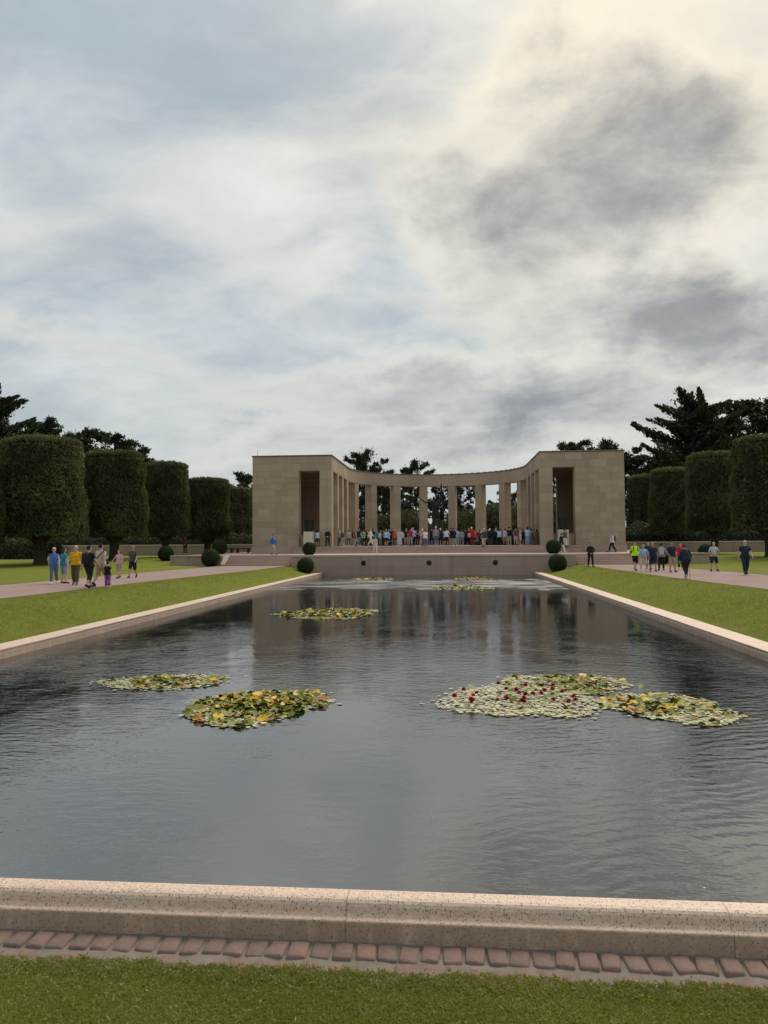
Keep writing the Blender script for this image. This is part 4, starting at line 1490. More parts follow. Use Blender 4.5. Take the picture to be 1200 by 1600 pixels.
def lily_patch(label, cx, cy, w, dp, dense, raised, yellow, seed, red=0, white=0, lump_c=(0, 0), lump_s=.45, pad_r=.075, parts_n=60):
    rr = random.Random(seed)
    c = Vector((cx, cy, Z_WATER))
    e = empty('lily_patch', c)
    tag(e, label, 'water lilies', 'patches of water lilies on the pool')
    allV, allF, allT, allM = [], [], [], []
    ph = [rr.uniform(0, 6.3) for _ in range(4)]
    placed = []
    n_up = 0
    tries = 0
    while len(placed) < dense and tries < dense * 4:
        tries += 1
        a = rr.uniform(0, 2 * math.pi)
        lim = 1 + .14 * math.sin(a * 2 + ph[0]) + .10 * math.sin(a * 3 + ph[1]) + .06 * math.sin(a * 7 + ph[2])
        q = math.sqrt(rr.random()) * lim
        if rr.random() < .10:
            q *= rr.uniform(1.0, 1.22)
        x, y = math.cos(a) * q * w / 2, math.sin(a) * q * dp / 2
        hump = math.exp(-(((x / w * 2 - lump_c[0]) / lump_s) ** 2 + ((y / dp * 2 - lump_c[1]) / lump_s) ** 2))
        placed.append((x, y, hump))
    for i, (x, y, hump) in enumerate(placed):
        up = rr.random() < raised * (.15 + 1.2 * hump)
        r = pad_r * rr.choice((.5, .7, .85, .95, 1.05, 1.2)) * (1.1 if up else .66)
        if up:
            z = .012 + rr.uniform(.004, .045) * (.3 + hump)
            tilt, rol = rr.uniform(-.55, .55), rr.uniform(-.55, .55)
            t = rr.choice((.02, .1, .18, .25, .3, .4))
            fold = rr.uniform(0, .35)
        else:
            z = .006 + rr.uniform(0, .014)
            tilt, rol = rr.uniform(-.06, .06), rr.uniform(-.06, .06)
            t = rr.uniform(.45, .68)
            fold = rr.uniform(0, .03)
        if rr.random() < yellow * (.5 + hump):
            t = rr.uniform(.74, .97)
            z += .02
        V, Fc = pad_arrays((x, y, z), r, rr.uniform(0, 6.3), tilt, rol, n_=8 if up else 6, fold=fold)
        if n_up < parts_n and up:
            n_up += 1
            me = np_mesh('leaf', V, None, Fc, (M_LEAFUP,), tint=[t] * len(V))
            link(bpy.data.objects.new('leaf', me), e)
        else:
            n0 = len(allV)
            allV += V
            allF += [tuple(k + n0 for k in f) for f in Fc]
            allT += [t] * len(V)
            allM += [1 if up else 0] * len(Fc)
    me = np_mesh('floating_pads', allV, None, allF, (M_PAD, M_LEAFUP), tint=allT, mat_idx=allM)
    tag(link(bpy.data.objects.new('floating_pads', me), e), kind='stuff')
    for n_, me in ((red, FL_RED), (white, FL_WHITE)):
        for _ in range(n_):
            x, y, hmp = rr.choice(placed[: max(20, len(placed) // 2)])
            o = link(bpy.data.objects.new('flower', me), e, (x * .8, y * .7, .05 + rr.uniform(0, .05)))
            o.scale = (rr.uniform(.9, 1.3),) * 3
            o.rotation_euler = (rr.uniform(-.3, .3), rr.uniform(-.3, .3), rr.uniform(0, 6))


def patch_at(label, x0, x1, y0, y1, *a, **k):
    n_ = atz((x0 + x1) / 2, y1, Z_WATER)
    f = atz((x0 + x1) / 2, y0, Z_WATER)
    m_ = (n_ + f) / 2
    l_, r_ = atz(x0, (y0 + y1) / 2, Z_WATER), atz(x1, (y0 + y1) / 2, Z_WATER)
    my = (l_.y + r_.y) / 2
    lily_patch(label, (l_.x + r_.x) / 2 * m_.y / my, m_.y, (r_.x - l_.x) * m_.y / my * .94, (f.y - n_.y) * .93, *a, **k)


patch_at('flat pale lily patch with scattered yellow leaves, farther of the two at left', 165, 354, 1053, 1081, 1350, .12, .10, 1, white=1, lump_s=.8, pad_r=.055)
patch_at('dense mound of green and yellow lily leaves, nearer of the two at left', 290, 512, 1080, 1134, 1900, .50, .12, 2, white=1, lump_c=(.05, .2), lump_s=.8, pad_r=.062, parts_n=300)
patch_at('flat pale lily patch dotted with dark red flowers at right', 698, 930, 1066, 1129, 2500, .012, .010, 3, red=30, lump_s=.6, pad_r=.055, parts_n=200)
patch_at('lily patch with green mound behind the red-flowered one', 792, 972, 1053, 1090, 1600, .30, .08, 4, lump_c=(.25, .1), lump_s=.50, pad_r=.058, parts_n=300)
patch_at('lily patch with raised green and orange leaves, rightmost on the pool', 940, 1148, 1085, 1131, 1750, .36, .10, 5, lump_c=(-.3, .15), lump_s=.5, pad_r=.058, parts_n=300)
patch_at('single thin lily patch in the middle distance, left of the axis', 424, 603, 952, 967, 2300, .18, .08, 6, red=6, white=3, lump_s=.9, pad_r=.08)
patch_at('farthest lily patch at the left, near the end wall', 548, 612, 902.5, 908, 700, .12, .16, 7, lump_s=.8, pad_r=.10)
patch_at('farthest lily patch at the right, near the end wall', 712, 770, 902.5, 907.5, 700, .12, .12, 8, lump_s=.8, pad_r=.10)
patch_at('long thin lily patch toward the far end of the pool, right of centre', 668, 768, 915, 922, 900, .12, .14, 9, lump_s=.8, pad_r=.09)

# ------------------------------------------------------------------ people
def V3(*a):
    return Vector(a)


def pose(kind):
    """joint positions of a 1.75 m figure facing -Y, feet on z = 0"""
    J = dict(pelvis=V3(0, 0, .95), chest=V3(0, .0, 1.26), neck=V3(0, .0, 1.475), head=V3(0, -.02, 1.635))
    for s, n_ in ((-1, 'l'), (1, 'r')):
        J['sh' + n_] = V3(s * .165, 0, 1.39)
        J['el' + n_] = V3(s * .235, .03, 1.13)
        J['wr' + n_] = V3(s * .245, -.05, .89)
        J['ha' + n_] = V3(s * .24, -.08, .80)
        J['hi' + n_] = V3(s * .085, 0, .92)
        J['kn' + n_] = V3(s * .105, -.015, .50)
        J['an' + n_] = V3(s * .115, .02, .085)
        J['to' + n_] = V3(s * .135, -.15, .035)

    def arm(n_, el, wr, ha):
        J['el' + n_], J['wr' + n_], J['ha' + n_] = V3(*el), V3(*wr), V3(*ha)

    def leg(n_, kn, an, to):
        J['kn' + n_], J['an' + n_], J['to' + n_] = V3(*kn), V3(*an), V3(*to)
    if kind == 'pocket':
        arm('l', (-.30, .06, 1.15), (-.20, -.06, .95), (-.16, -.08, .88))
        leg('r', (.13, -.05, .50), (.16, -.02, .085), (.20, -.18, .035))
    elif kind == 'photo':
        arm('l', (-.24, -.14, 1.20), (-.08, -.27, 1.46), (-.04, -.28, 1.55))
        arm('r', (.24, -.14, 1.20), (.08, -.27, 1.46), (.04, -.28, 1.55))
    elif kind == 'crossed':
        arm('l', (-.25, -.06, 1.16), (.02, -.17, 1.18), (.12, -.15, 1.20))
        arm('r', (.25, -.06, 1.16), (-.02, -.20, 1.22), (-.12, -.17, 1.24))
    elif kind == 'clasp':
        arm('l', (-.27, -.02, 1.14), (-.07, -.15, .95), (-.01, -.16, .90))
        arm('r', (.27, -.02, 1.14), (.07, -.15, .95), (.02, -.17, .91))
        leg('l', (-.14, -.01, .50), (-.17, .02, .085), (-.20, -.15, .035))
        leg('r', (.14, -.01, .50), (.17, .02, .085), (.20, -.15, .035))
    elif kind == 'walk':
        leg('l', (-.095, -.16, .52), (-.10, -.30, .10), (-.11, -.46, .07))
        leg('r', (.10, .02, .50), (.11, .30, .17), (.11, .17, .045))
        arm('l', (-.23, .13, 1.15), (-.24, .16, .90), (-.24, .14, .81))
        arm('r', (.23, -.08, 1.14), (.24, -.26, .95), (.23, -.33, .89))
    elif kind == 'walk2':
        leg('r', (.095, -.14, .52), (.10, -.22, .10), (.12, -.39, .06))
        leg('l', (-.10, .03, .50), (-.11, .24, .14), (-.12, .10, .04))
        arm('r', (.23, .10, 1.15), (.26, .10, .90), (.26, .07, .81))
        arm('l', (-.24, -.06, 1.14), (-.25, -.22, .93), (-.24, -.28, .86))
    elif kind == 'raise':
        arm('r', (.33, -.08, 1.58), (.30, -.16, 1.85), (.28, -.18, 1.95))
    elif kind == 'hip':
        arm('r', (.40, .08, 1.18), (.20, -.02, 1.02), (.14, -.06, 1.0))
        leg('l', (-.13, -.03, .50), (-.16, .0, .085), (-.20, -.15, .035))
    elif kind == 'stick':
        J['chest'] = V3(0, -.07, 1.22)
        J['neck'] = V3(0, -.13, 1.41)
        J['head'] = V3(0, -.19, 1.56)
        for s, n_ in ((-1, 'l'), (1, 'r')):
            J['sh' + n_] = V3(s * .175, -.10, 1.35)
        arm('l', (-.28, -.12, 1.10), (-.36, -.28, .98), (-.38, -.35, .95))
        arm('r', (.24, -.03, 1.09), (.25, -.12, .86), (.24, -.15, .78))
        leg('l', (-.095, -.14, .52), (-.10, -.22, .10), (-.12, -.39, .06))
        leg('r', (.10, .03, .50), (.11, .28, .17), (.12, .15, .045))
    elif kind == 'holdhand':
        arm('l', (-.33, -.02, 1.20), (-.47, -.06, 1.02), (-.54, -.07, .97))
        leg('r', (.095, -.14, .52), (.10, -.22, .10), (.12, -.39, .06))
        leg('l', (-.10, .03, .50), (-.11, .24, .14), (-.12, .10, .04))
    elif kind == 'seated':
        for k in ('pelvis', 'chest', 'neck', 'head', 'shl', 'shr', 'ell', 'elr', 'wrl', 'wrr', 'hal', 'har', 'hil', 'hir'):
            J[k] = J[k] + V3(0, .12, -.42)
        for s, n_ in ((-1, 'l'), (1, 'r')):
            leg(n_, (s * .12, -.30, .50), (s * .13, -.30, .085), (s * .14, -.47, .035))
            arm(n_, (s * .25, .05, .75), (s * .16, -.17, .64), (s * .12, -.24, .62))
    elif kind == 'reach':
        J['chest'] = V3(.03, -.04, 1.28)
        J['neck'] = V3(.06, -.07, 1.49)
        J['head'] = V3(.07, -.10, 1.65)
        J['shl'] = V3(-.13, -.06, 1.44)
        J['shr'] = V3(.23, -.04, 1.45)
        arm('l', (-.40, -.10, 1.42), (-.60, -.12, 1.55), (-.68, -.12, 1.62))
        arm('r', (.30, -.05, 1.73), (.26, -.10, 2.0), (.25, -.12, 2.12))
        leg('l', (-.06, -.10, .52), (-.10, .02, .12), (-.12, -.12, .03))
        leg('r', (.08, .05, .48), (.06, .16, .10), (.07, .02, .03))
    return J


def capsule(bm, p0, p1, r0, r1, n_=10):
    ax = p1 - p0
    L = max(ax.length, 1e-4)
    q = ax.to_track_quat('Z', 'Y')
    rings = []
    pts = [(-r0 * math.cos(a), r0 * math.sin(a)) for a in np.linspace(.15, math.pi / 2, 4)] + [(L + r1 * math.sin(a), r1 * math.cos(a)) for a in np.linspace(0, math.pi / 2 - .15, 4)]
    for z, r in pts:
        rings.append([bm.verts.new(p0 + q @ Vector((r * math.cos(2 * math.pi * k / n_), r * math.sin(2 * math.pi * k / n_), z))) for k in range(n_)])
    for a, b in zip(rings[:-1], rings[1:]):
        for k in range(n_):
            bm.faces.new((a[k], a[(k + 1) % n_], b[(k + 1) % n_], b[k]))
    bm.faces.new(rings[0][::-1])
    bm.faces.new(rings[-1])


def ellipsoid(bm, c, r, seg=12, rot=None):
    M = Matrix.Translation(c) @ (rot.to_matrix().to_4x4() if rot else Matrix()) @ Matrix.Diagonal((*r, 1))
    return bmesh.ops.create_uvsphere(bm, u_segments=seg, v_segments=8, radius=1, matrix=M)['verts']


def bones(J):
    B = [('torso', J['pelvis'], J['chest'], .135, .145), ('torso', J['chest'], J['neck'] + V3(0, 0, -.10), .13, .065), ('neck', J['neck'] - V3(0, 0, .06), J['head'], .056, .05), ('head', J['head'], J['head'] + V3(0, 0, .03), .09, .09)]
    for n_ in 'lr':
        B += [('torso', J['sh' + n_].lerp(J['chest'], .35), J['sh' + n_], .06, .052), ('torso', J['neck'] - V3(0, 0, .02), J['sh' + n_], .035, .045), ('uarm', J['sh' + n_], J['el' + n_], .053, .041), ('farm', J['el' + n_], J['wr' + n_], .043, .028),
              ('hand', J['wr' + n_], J['ha' + n_], .026, .034), ('hip', J['pelvis'], J['hi' + n_], .13, .115), ('thigh', J['hi' + n_], J['kn' + n_], .098, .062),
              ('shin', J['kn' + n_], J['an' + n_], .060, .040), ('foot', J['an' + n_], J['to' + n_], .045, .036)]
    return B


def mesh_arrays(me):
    V = np.empty(len(me.vertices) * 3, np.float32)
    me.vertices.foreach_get('co', V)
    V = V.reshape(-1, 3)
    N = np.empty(len(me.vertices) * 3, np.float32)
    me.vertices.foreach_get('normal', N)
    Fq = [tuple(p.vertices) for p in me.polygons]
    return V, N.reshape(-1, 3), Fq


_pose = {}


def pose_data(kind):
    if kind in _pose:
        return _pose[kind]
    J = pose(kind)
    B = bones(J)
    bm = bmesh.new()
    for nm, a, b, r0, r1 in B:
        if nm == 'head':
            continue
        capsule(bm, a, b, r0, r1)
    # flattened chest and belly, skull, jaw, nose, ears, heels
    ellipsoid(bm, J['chest'] + V3(0, 0, .0), (.165, .112, .19))
    ellipsoid(bm, J['pelvis'] + V3(0, .015, .03), (.165, .125, .15))
    hd = J['head']
    ellipsoid(bm, hd + V3(0, .008, .02), (.076, .094, .098))
    ellipsoid(bm, hd + V3(0, -.018, -.045), (.058, .068, .072))
    capsule(bm, hd + V3(0, -.088, .012), hd + V3(0, -.106, -.018), .011, .016, 6)
    for s in (-1, 1):
        ellipsoid(bm, hd + V3(s * .078, .012, -.008), (.014, .022, .034), 8)
    for n_ in 'lr':
        an = J['an' + n_]
        ellipsoid(bm, an + (an - J['to' + n_]) * .18 + V3(0, 0, -.03), (.038, .045, .045), 8)
        ellipsoid(bm, J['kn' + n_].lerp(J['an' + n_], .3) + V3(0, .018, 0), (.052, .058, .12), 8)
    me = bpy.data.meshes.new('b')
    bm.to_mesh(me)
    bm.free()
    tmp = bpy.data.objects.new('tmp', me)
    COL.objects.link(tmp)
    md = tmp.modifiers.new('r', 'REMESH')
    md.mode = 'VOXEL'
    md.voxel_size = .021
    md2 = tmp.modifiers.new('s', 'SMOOTH')
    md2.factor, md2.iterations = .5, 3
    dg = bpy.context.evaluated_depsgraph_get()
    ev = bpy.data.meshes.new_from_object(tmp.evaluated_get(dg))
    bpy.data.objects.remove(tmp)
    V, N, Fq = mesh_arrays(ev)
    bpy.data.meshes.remove(ev)
    # nearest bone of each vertex
    best = np.full(len(V), 1e9)
    lab = np.zeros(len(V), int)
    tt = np.zeros(len(V))
    names = []
    for i, (nm, a, b, r0, r1) in enumerate(B):
        a_, b_ = np.array(a), np.array(b)
        ab = b_ - a_
        t = np.clip(((V - a_) @ ab) / max(ab @ ab, 1e-8), 0, 1)
        dd = np.linalg.norm(V - (a_ + t[:, None] * ab), axis=1) - (r0 + (r1 - r0) * t)
        m_ = dd < best
        best[m_], lab[m_], tt[m_] = dd[m_], i, t[m_]
        names.append(nm)
    _pose[kind] = dict(J=J, V=V, N=N, F=Fq, part=np.array(names)[lab], t=tt, meshes={})
    return _pose[kind]


def smooth_mesh(name, V, Fq, nmat=1, idx=None):
    me = bpy.data.meshes.new(name)
    me.from_pydata([tuple(v) for v in V], [], Fq)
    for p_ in me.polygons:
        p_.use_smooth = True
    if idx is not None:
        me.polygons.foreach_set('material_index', np.array(idx, dtype=np.int32))
    for _ in range(nmat):
        me.materials.append(None)
    return me


def body_mesh(pd):
    if 'body' not in pd['meshes']:
        J = pd['J']
        bm = bmesh.new()
        nb = 0
        hd = J['head']
        # five fingers on each hand, curled, rooted in the palm
        for s, n_ in ((-1, 'l'), (1, 'r')):
            w, h_ = J['wr' + n_], J['ha' + n_]
            dv = (h_ - w).normalized()
            side = dv.cross(V3(s, 0, .001)).normalized()
            curl = dv.cross(side).normalized() * s
            for k in range(4):
                o = h_ + side * (.027 - .018 * k) + dv * .012
                ln = (.036, .042, .039, .030)[k]
                mid = o + dv * ln
                tip = mid + (dv * .75 - curl * .65) * ln * .85
                capsule(bm, o, mid, .0095, .0088, 6)
                capsule(bm, mid, tip, .0088, .007, 6)
            o = w.lerp(h_, .45) + side * .026
            capsule(bm, o, o + (dv * .6 + side * .7) * .04, .0115, .010, 6)
            capsule(bm, o + (dv * .6 + side * .7) * .04, o + (dv * .95 + side * .75) * .062, .010, .008, 6)
        bm.faces.ensure_lookup_table()
        nf = len(bm.faces)
        for s in (-1, 1):
            ellipsoid(bm, hd + V3(s * .030, -.083, .016), (.012, .008, .007), 8)
            ellipsoid(bm, hd + V3(s * .030, -.085, .036), (.019, .008, .004), 8)
        ellipsoid(bm, hd + V3(0, -.082, -.058), (.022, .009, .006), 8)
        me = bpy.data.meshes.new('t')
        bm.to_mesh(me)
        bm.free()
        v2, _, f2 = mesh_arrays(me)
        bpy.data.meshes.remove(me)
        n0 = len(pd['V'])
        V = np.concatenate((pd['V'], v2))
        Fq = pd['F'] + [tuple(q + n0 for q in f) for f in f2]
        idx = [0] * (len(pd['F']) + nf) + [1] * (len(f2) - nf)
        pd['meshes']['body'] = smooth_mesh('body', V, Fq, 2, idx)
    return pd['meshes']['body']


def cloth_mesh(pd, kind):
    if kind in pd['meshes']:
        return pd['meshes'][kind]
    V, N, part, t, J = pd['V'], pd['N'], pd['part'], pd['t'], pd['J']
    z0 = J['pelvis'].z
    zz = V[:, 2]
    tors = np.isin(part, ['torso'])
    hips = np.isin(part, ['hip', 'torso', 'thigh']) & (zz < z0 + .10)
    off = np.full(len(V), .012)
    if kind.startswith('shirt'):
        m_ = (np.isin(part, ['torso', 'hip', 'thigh']) & (zz > z0 - .07) & (zz < J['neck'].z + .015))
        m_ |= (part == 'neck') & (zz < J['neck'].z + .005)
        m_ |= (part == 'uarm') & ((t < .72) if kind == 'shirt_short' else True) & (t < (.18 if kind == 'shirt_vest' else 2))
        if kind == 'shirt_long':
            m_ |= (part == 'farm') & (t < .95)
        off = np.where(np.isin(part, ['uarm', 'farm']), .014, np.where(zz < z0 + .22, .030, np.where(zz > J['chest'].z + .06, .011, .020)))
    elif kind == 'coat':
        m_ = (np.isin(part, ['torso', 'uarm', 'hip'])) | ((part == 'farm') & (t < .96)) | ((part == 'thigh') & (zz > z0 - .22)) | ((part == 'neck') & (zz < J['neck'].z + .03))
        off = np.where(np.isin(part, ['uarm', 'farm']), .024, np.where(zz < z0 + .2, .05, np.where(zz > J['chest'].z + .06, .020, .034)))
    elif kind == 'trousers':
        m_ = hips | (part == 'hip') | (part == 'thigh') | ((part == 'shin') & (t < .93))
        off = np.where(part == 'shin', .022, .015)
    elif kind == 'capri':
        m_ = hips | (part == 'hip') | (part == 'thigh') | ((part == 'shin') & (t < .45))
        off = np.where(part == 'shin', .020, .018)
    elif kind == 'shorts':
        m_ = hips | (part == 'hip') | ((part == 'thigh') & (t < .93))
        off = np.where((part == 'thigh') & (t > .5), .030, .018)
    elif kind.startswith('shoe'):
        m_ = ((part == 'foot') | ((part == 'shin') & (t > .97))) & ((V[:, 0] < 0) == (kind == 'shoe_l'))
        off = np.full(len(V), .009)
    elif kind.startswith('hair'):
        hd = np.array(J['head'])
        q = V - hd
        m_ = (part == 'head') & ((q[:, 2] > .055 - .35 * (q[:, 1] + .06)) | (q[:, 1] > .03)) & (q[:, 2] > -.06)
        off = np.full(len(V), .014)
        if kind == 'hair_long':
            m_ |= ((part == 'neck') | (part == 'head')) & (q[:, 1] > .012)
            off = np.where(q[:, 2] < -.02, .034, .020)
        if kind == 'hair_bald':
            m_ = (part == 'head') & (q[:, 1] > .02) & (q[:, 2] < .035) & (q[:, 2] > -.06)
            off = np.full(len(V), .006)
    elif kind == 'cap':
        hd = np.array(J['head'])
        q = V - hd
        m_ = (part == 'head') & (q[:, 2] > .05)
        off = np.full(len(V), .022)
    W_ = V + N * off[:, None]
    keep = [f for f in pd['F'] if all(m_[k] for k in f)]
    used = sorted({k for f in keep for k in f})
    mp = {k: i for i, k in enumerate(used)}
    VV = [tuple(W_[k]) for k in used]
    FF = [tuple(mp[k] for k in f) for f in keep]
    if kind == 'cap':                 # brim
        hd = J['head']
        n0 = len(VV)
        for k in range(9):
            a = -1.25 + 2.5 * k / 8
            VV.append((hd.x + .085 * math.sin(a), hd.y + .02 - .10 * math.cos(a), hd.z + .062))
            VV.append((hd.x + .115 * math.sin(a), hd.y + .02 - .185 * math.cos(a), hd.z + .046))
        for k in range(8):
            FF.append((n0 + 2 * k, n0 + 2 * k + 1, n0 + 2 * k + 3, n0 + 2 * k + 2))
    pd['meshes'][kind] = smooth_mesh(kind, VV, FF)
    return pd['meshes'][kind]


def skirt_mesh(pd, long):
    key = 'skirt%d' % long
    if key not in pd['meshes']:
        p = pd['J']['pelvis']
        prof = [(.150, .115, .12), (.185, .15, 0), (.215, .18, -.15), (.235, .21, -.32 - .2 * long), (.245, .22, -.46 - .34 * long)]
        V, Fc, n_ = [], [], 18
        for i, (a, b, z) in enumerate(prof):
            for k in range(n_):
                an = 2 * math.pi * k / n_
                w = 1 + (.06 * math.sin(an * 6) * i / 4)
                V.append((p.x + a * w * math.cos(an), p.y + b * w * math.sin(an), p.z + z))
        for i in range(len(prof) - 1):
            for k in range(n_):
                Fc.append((i * n_ + k, i * n_ + (k + 1) % n_, (i + 1) * n_ + (k + 1) % n_, (i + 1) * n_ + k))
        pd['meshes'][key] = smooth_mesh('skirt', V, Fc)
    return pd['meshes'][key]


CLR = dict(black=(.012, .012, .014), navy=(.016, .020, .042), white=(.68, .67, .65), grey=(.25, .25, .26), lgrey=(.45, .45, .45), dgrey=(.06, .06, .065), khaki=(.34, .27, .18), beige=(.46, .40, .31),
           jeans=(.09, .13, .22), ljeans=(.24, .32, .43), teal=(.02, .24, .34), yellow=(.62, .33, .01), lime=(.30, .55, .05), hivis=(.55, .85, .03), blue=(.04, .14, .42), sky=(.28, .48, .66), pblue=(.50, .60, .74),
           crimson=(.36, .015, .04), red=(.50, .02, .035), maroon=(.12, .02, .03), orange=(.45, .08, .03), brown=(.13, .08, .055), olive=(.075, .065, .035), pink=(.55, .34, .34), purple=(.25, .06, .26),
           lilac=(.52, .48, .62), dgreen=(.03, .06, .04), tan=(.50, .38, .20), royal=(.03, .06, .34), cream=(.62, .56, .46))
HAIRC = dict(dark=(.018, .013, .010), brown=(.07, .040, .022), grey=(.33, .32, .30), white=(.62, .60, .56), blond=(.34, .23, .11), ginger=(.22, .08, .03))
SKIN = [plain((.50, .31, .22), .55, noise_=.04), plain((.42, .25, .17), .55, noise_=.04), plain((.56, .37, .28), .55, noise_=.04)]
M_EYE = plain((.06, .035, .03), .5)


def on_slot(o, i, mat):
    o.material_slots[i].link = 'OBJECT'
    o.material_slots[i].material = mat


def person(label, loc, kind, face, top, bottom, hair=('short', 'brown'), height=1.72, shoes='black', hat=None, group=None, wide=1.0, head_k=None):
    """top / bottom: (garment, colour); face 0 looks to the camera side, 180 to the memorial"""
    pd = pose_data(kind)
    e = empty('person', loc, R(face))
    s = height / 1.76
    e.scale = (s * wide, s * wide, s)
    tag(e, label, 'person', group)
    b = link(bpy.data.objects.new('body', body_mesh(pd)), e)
    on_slot(b, 0, SKIN[abs(hash(label[:20] + str(round(loc[0], 1)))) % 3 if False else int(abs(loc[0] * 7)) % 3])
    on_slot(b, 1, M_EYE)

    def put(name, me, colr):
        o = link(bpy.data.objects.new(name, me), e)
        on_slot(o, 0, plain(colr, .85, noise_=.18))
        return o
    g_top, c_top = top
    put({'shirt_short': 'shirt', 'shirt_long': 'shirt', 'shirt_vest': 'vest_top', 'coat': 'jacket'}[g_top], cloth_mesh(pd, g_top), CLR[c_top])
    g_b, c_b = bottom
    if g_b in ('skirt', 'dress'):
        put('skirt', skirt_mesh(pd, g_b == 'dress'), CLR[c_b])
    else:
        put({'capri': 'trousers'}.get(g_b, g_b), cloth_mesh(pd, g_b), CLR[c_b])
    put('shoe', cloth_mesh(pd, 'shoe_l'), CLR[shoes])
    put('shoe', cloth_mesh(pd, 'shoe_r'), CLR[shoes])
    if hair:
        put('hair', cloth_mesh(pd, 'hair_' + hair[0]), HAIRC[hair[1]])
    if hat:
        put('cap', cloth_mesh(pd, 'cap'), CLR[hat])
    return e


def backpack(label, owner, colr, back=.20, z=1.22):
    """rounded pack with pocket and straps, worn by its owner but a thing of its own"""
    s = owner.scale.z
    M = Matrix.Rotation(owner.rotation_euler.z, 3, 'Z')
    e = empty('backpack', owner.location + M @ Vector((0, back * s, (z - .22) * s)), owner.rotation_euler.z)
    e.scale = (s, s, s)
    tag(e, label, 'backpack')
    m_ = plain(colr, .8)
    bm = bmesh.new()
    bmesh.ops.create_cube(bm, size=1, matrix=Matrix.Translation((0, 0, .22)) @ Matrix.Diagonal((.30, .17, .44, 1)))
    bmesh.ops.bevel(bm, geom=bm.edges[:], offset=.055, segments=3, affect='EDGES', profile=.5)
    me = bpy.data.meshes.new('pack')
    bm.to_mesh(me)
    bm.free()
    me.materials.append(m_)
    link(bpy.data.objects.new('pack', me), e)
    bm = bmesh.new()
    bmesh.ops.create_cube(bm, size=1, matrix=Matrix.Translation((0, .095, .14)) @ Matrix.Diagonal((.22, .06, .20, 1)))
    bmesh.ops.bevel(bm, geom=bm.edges[:], offset=.025, segments=2, affect='EDGES', profile=.5)
    me = bpy.data.meshes.new('pocket')
    bm.to_mesh(me)
    bm.free()
    me.materials.append(m_)
    link(bpy.data.objects.new('pocket', me), e)
    for sd in (-1, 1):
        v, f = tube([(sd * .10, -.06, .40), (sd * .12, -.14, .47), (sd * .125, -.30, .42), (sd * .13, -.34, .28), (sd * .15, -.27, .12), (sd * .14, -.08, .05)], [.02] * 6, 6)
        pobj('strap', v, f, m_, e)


GL, GRW, GC = 'people walking on the left path', 'people walking on the right path', 'visitors crowding the memorial platform'
SH, LO, CT = 'shirt_short', 'shirt_long', 'coat'


def on(x, y, z=0.012):
    return atz(x, y, z)


person('person in sleeveless blue top and jeans with short white hair, leftmost of the family', on(84, 913), 'walk', 25, ('shirt_vest', 'blue'), ('trousers', 'jeans'), ('short', 'white'), 1.66, 'white', group=GL)
person('person in teal T-shirt and denim shorts turning away, beside the yellow shirt', on(99.5, 912), 'hip', 150, (SH, 'teal'), ('shorts', 'ljeans'), ('long', 'brown'), 1.66, 'dgrey', group=GL)
person('bald person in yellow polo shirt and olive trousers on the left path', on(118, 914.5), 'walk2', 15, (SH, 'yellow'), ('trousers', 'olive'), ('bald', 'grey'), 1.76, 'brown', group=GL, wide=1.08)
pb = person('person all in black with black backpack seen from behind', on(138.5, 919), 'walk2', 165, (SH, 'black'), ('capri', 'black'), ('short', 'dark'), 1.74, 'black', group=GL, wide=1.15)
backpack('black backpack on the person in black on the left path', pb, CLR['black'])
pg = person('person in beige shirt and shorts with dark shoulder strap seen from behind', on(157, 916.5), 'walk', 172, (SH, 'beige'), ('shorts', 'khaki'), ('short', 'dark'), 1.82, 'black', group=GL, wide=1.08)
v, f = tube([(-.16, -.14, 1.45), (-.17, .0, 1.50), (-.12, .135, 1.38), (.02, .165, 1.20), (.16, .13, 1.02), (.20, 0, .98), (.12, -.15, 1.08)], [.02] * 7, 6)
o = pobj('shoulder_strap', v, f, plain(CLR['black']), pg)
person('small child in black top and purple trousers', on(168, 918), 'stand', 170, (SH, 'black'), ('trousers', 'purple'), ('short', 'dark'), 1.06, 'pink', group=GL, wide=1.15)
person('girl in pale pink top and grey shorts holding out a hand', on(186, 904), 'holdhand', -15, (SH, 'pink'), ('shorts', 'grey'), ('long', 'brown'), 1.52, 'dgrey', group=GL)
person('person in dark T-shirt and black shorts walking beside the girl in pink', on(207.5, 903.5), 'walk', 5, (SH, 'dgrey'), ('shorts', 'black'), ('short', 'blond'), 1.72, 'black', group=GL)
person('distant person in dark clothes under the left clipped trees', atz(172, 871, .30), 'stand', 30, (LO, 'black'), ('trousers', 'black'), ('short', 'brown'), 1.68)
person('distant person in white shirt under the left clipped trees', atz(184.5, 870, .30), 'stand', 30, (LO, 'white'), ('trousers', 'dgrey'), ('short', 'dark'), 1.75)
person('lone person in dark red coat near the left parapet', aty(289, 864.5, 74) * 1, 'pocket', 60, (CT, 'maroon'), ('trousers', 'black'), ('short', 'brown'), 1.72)

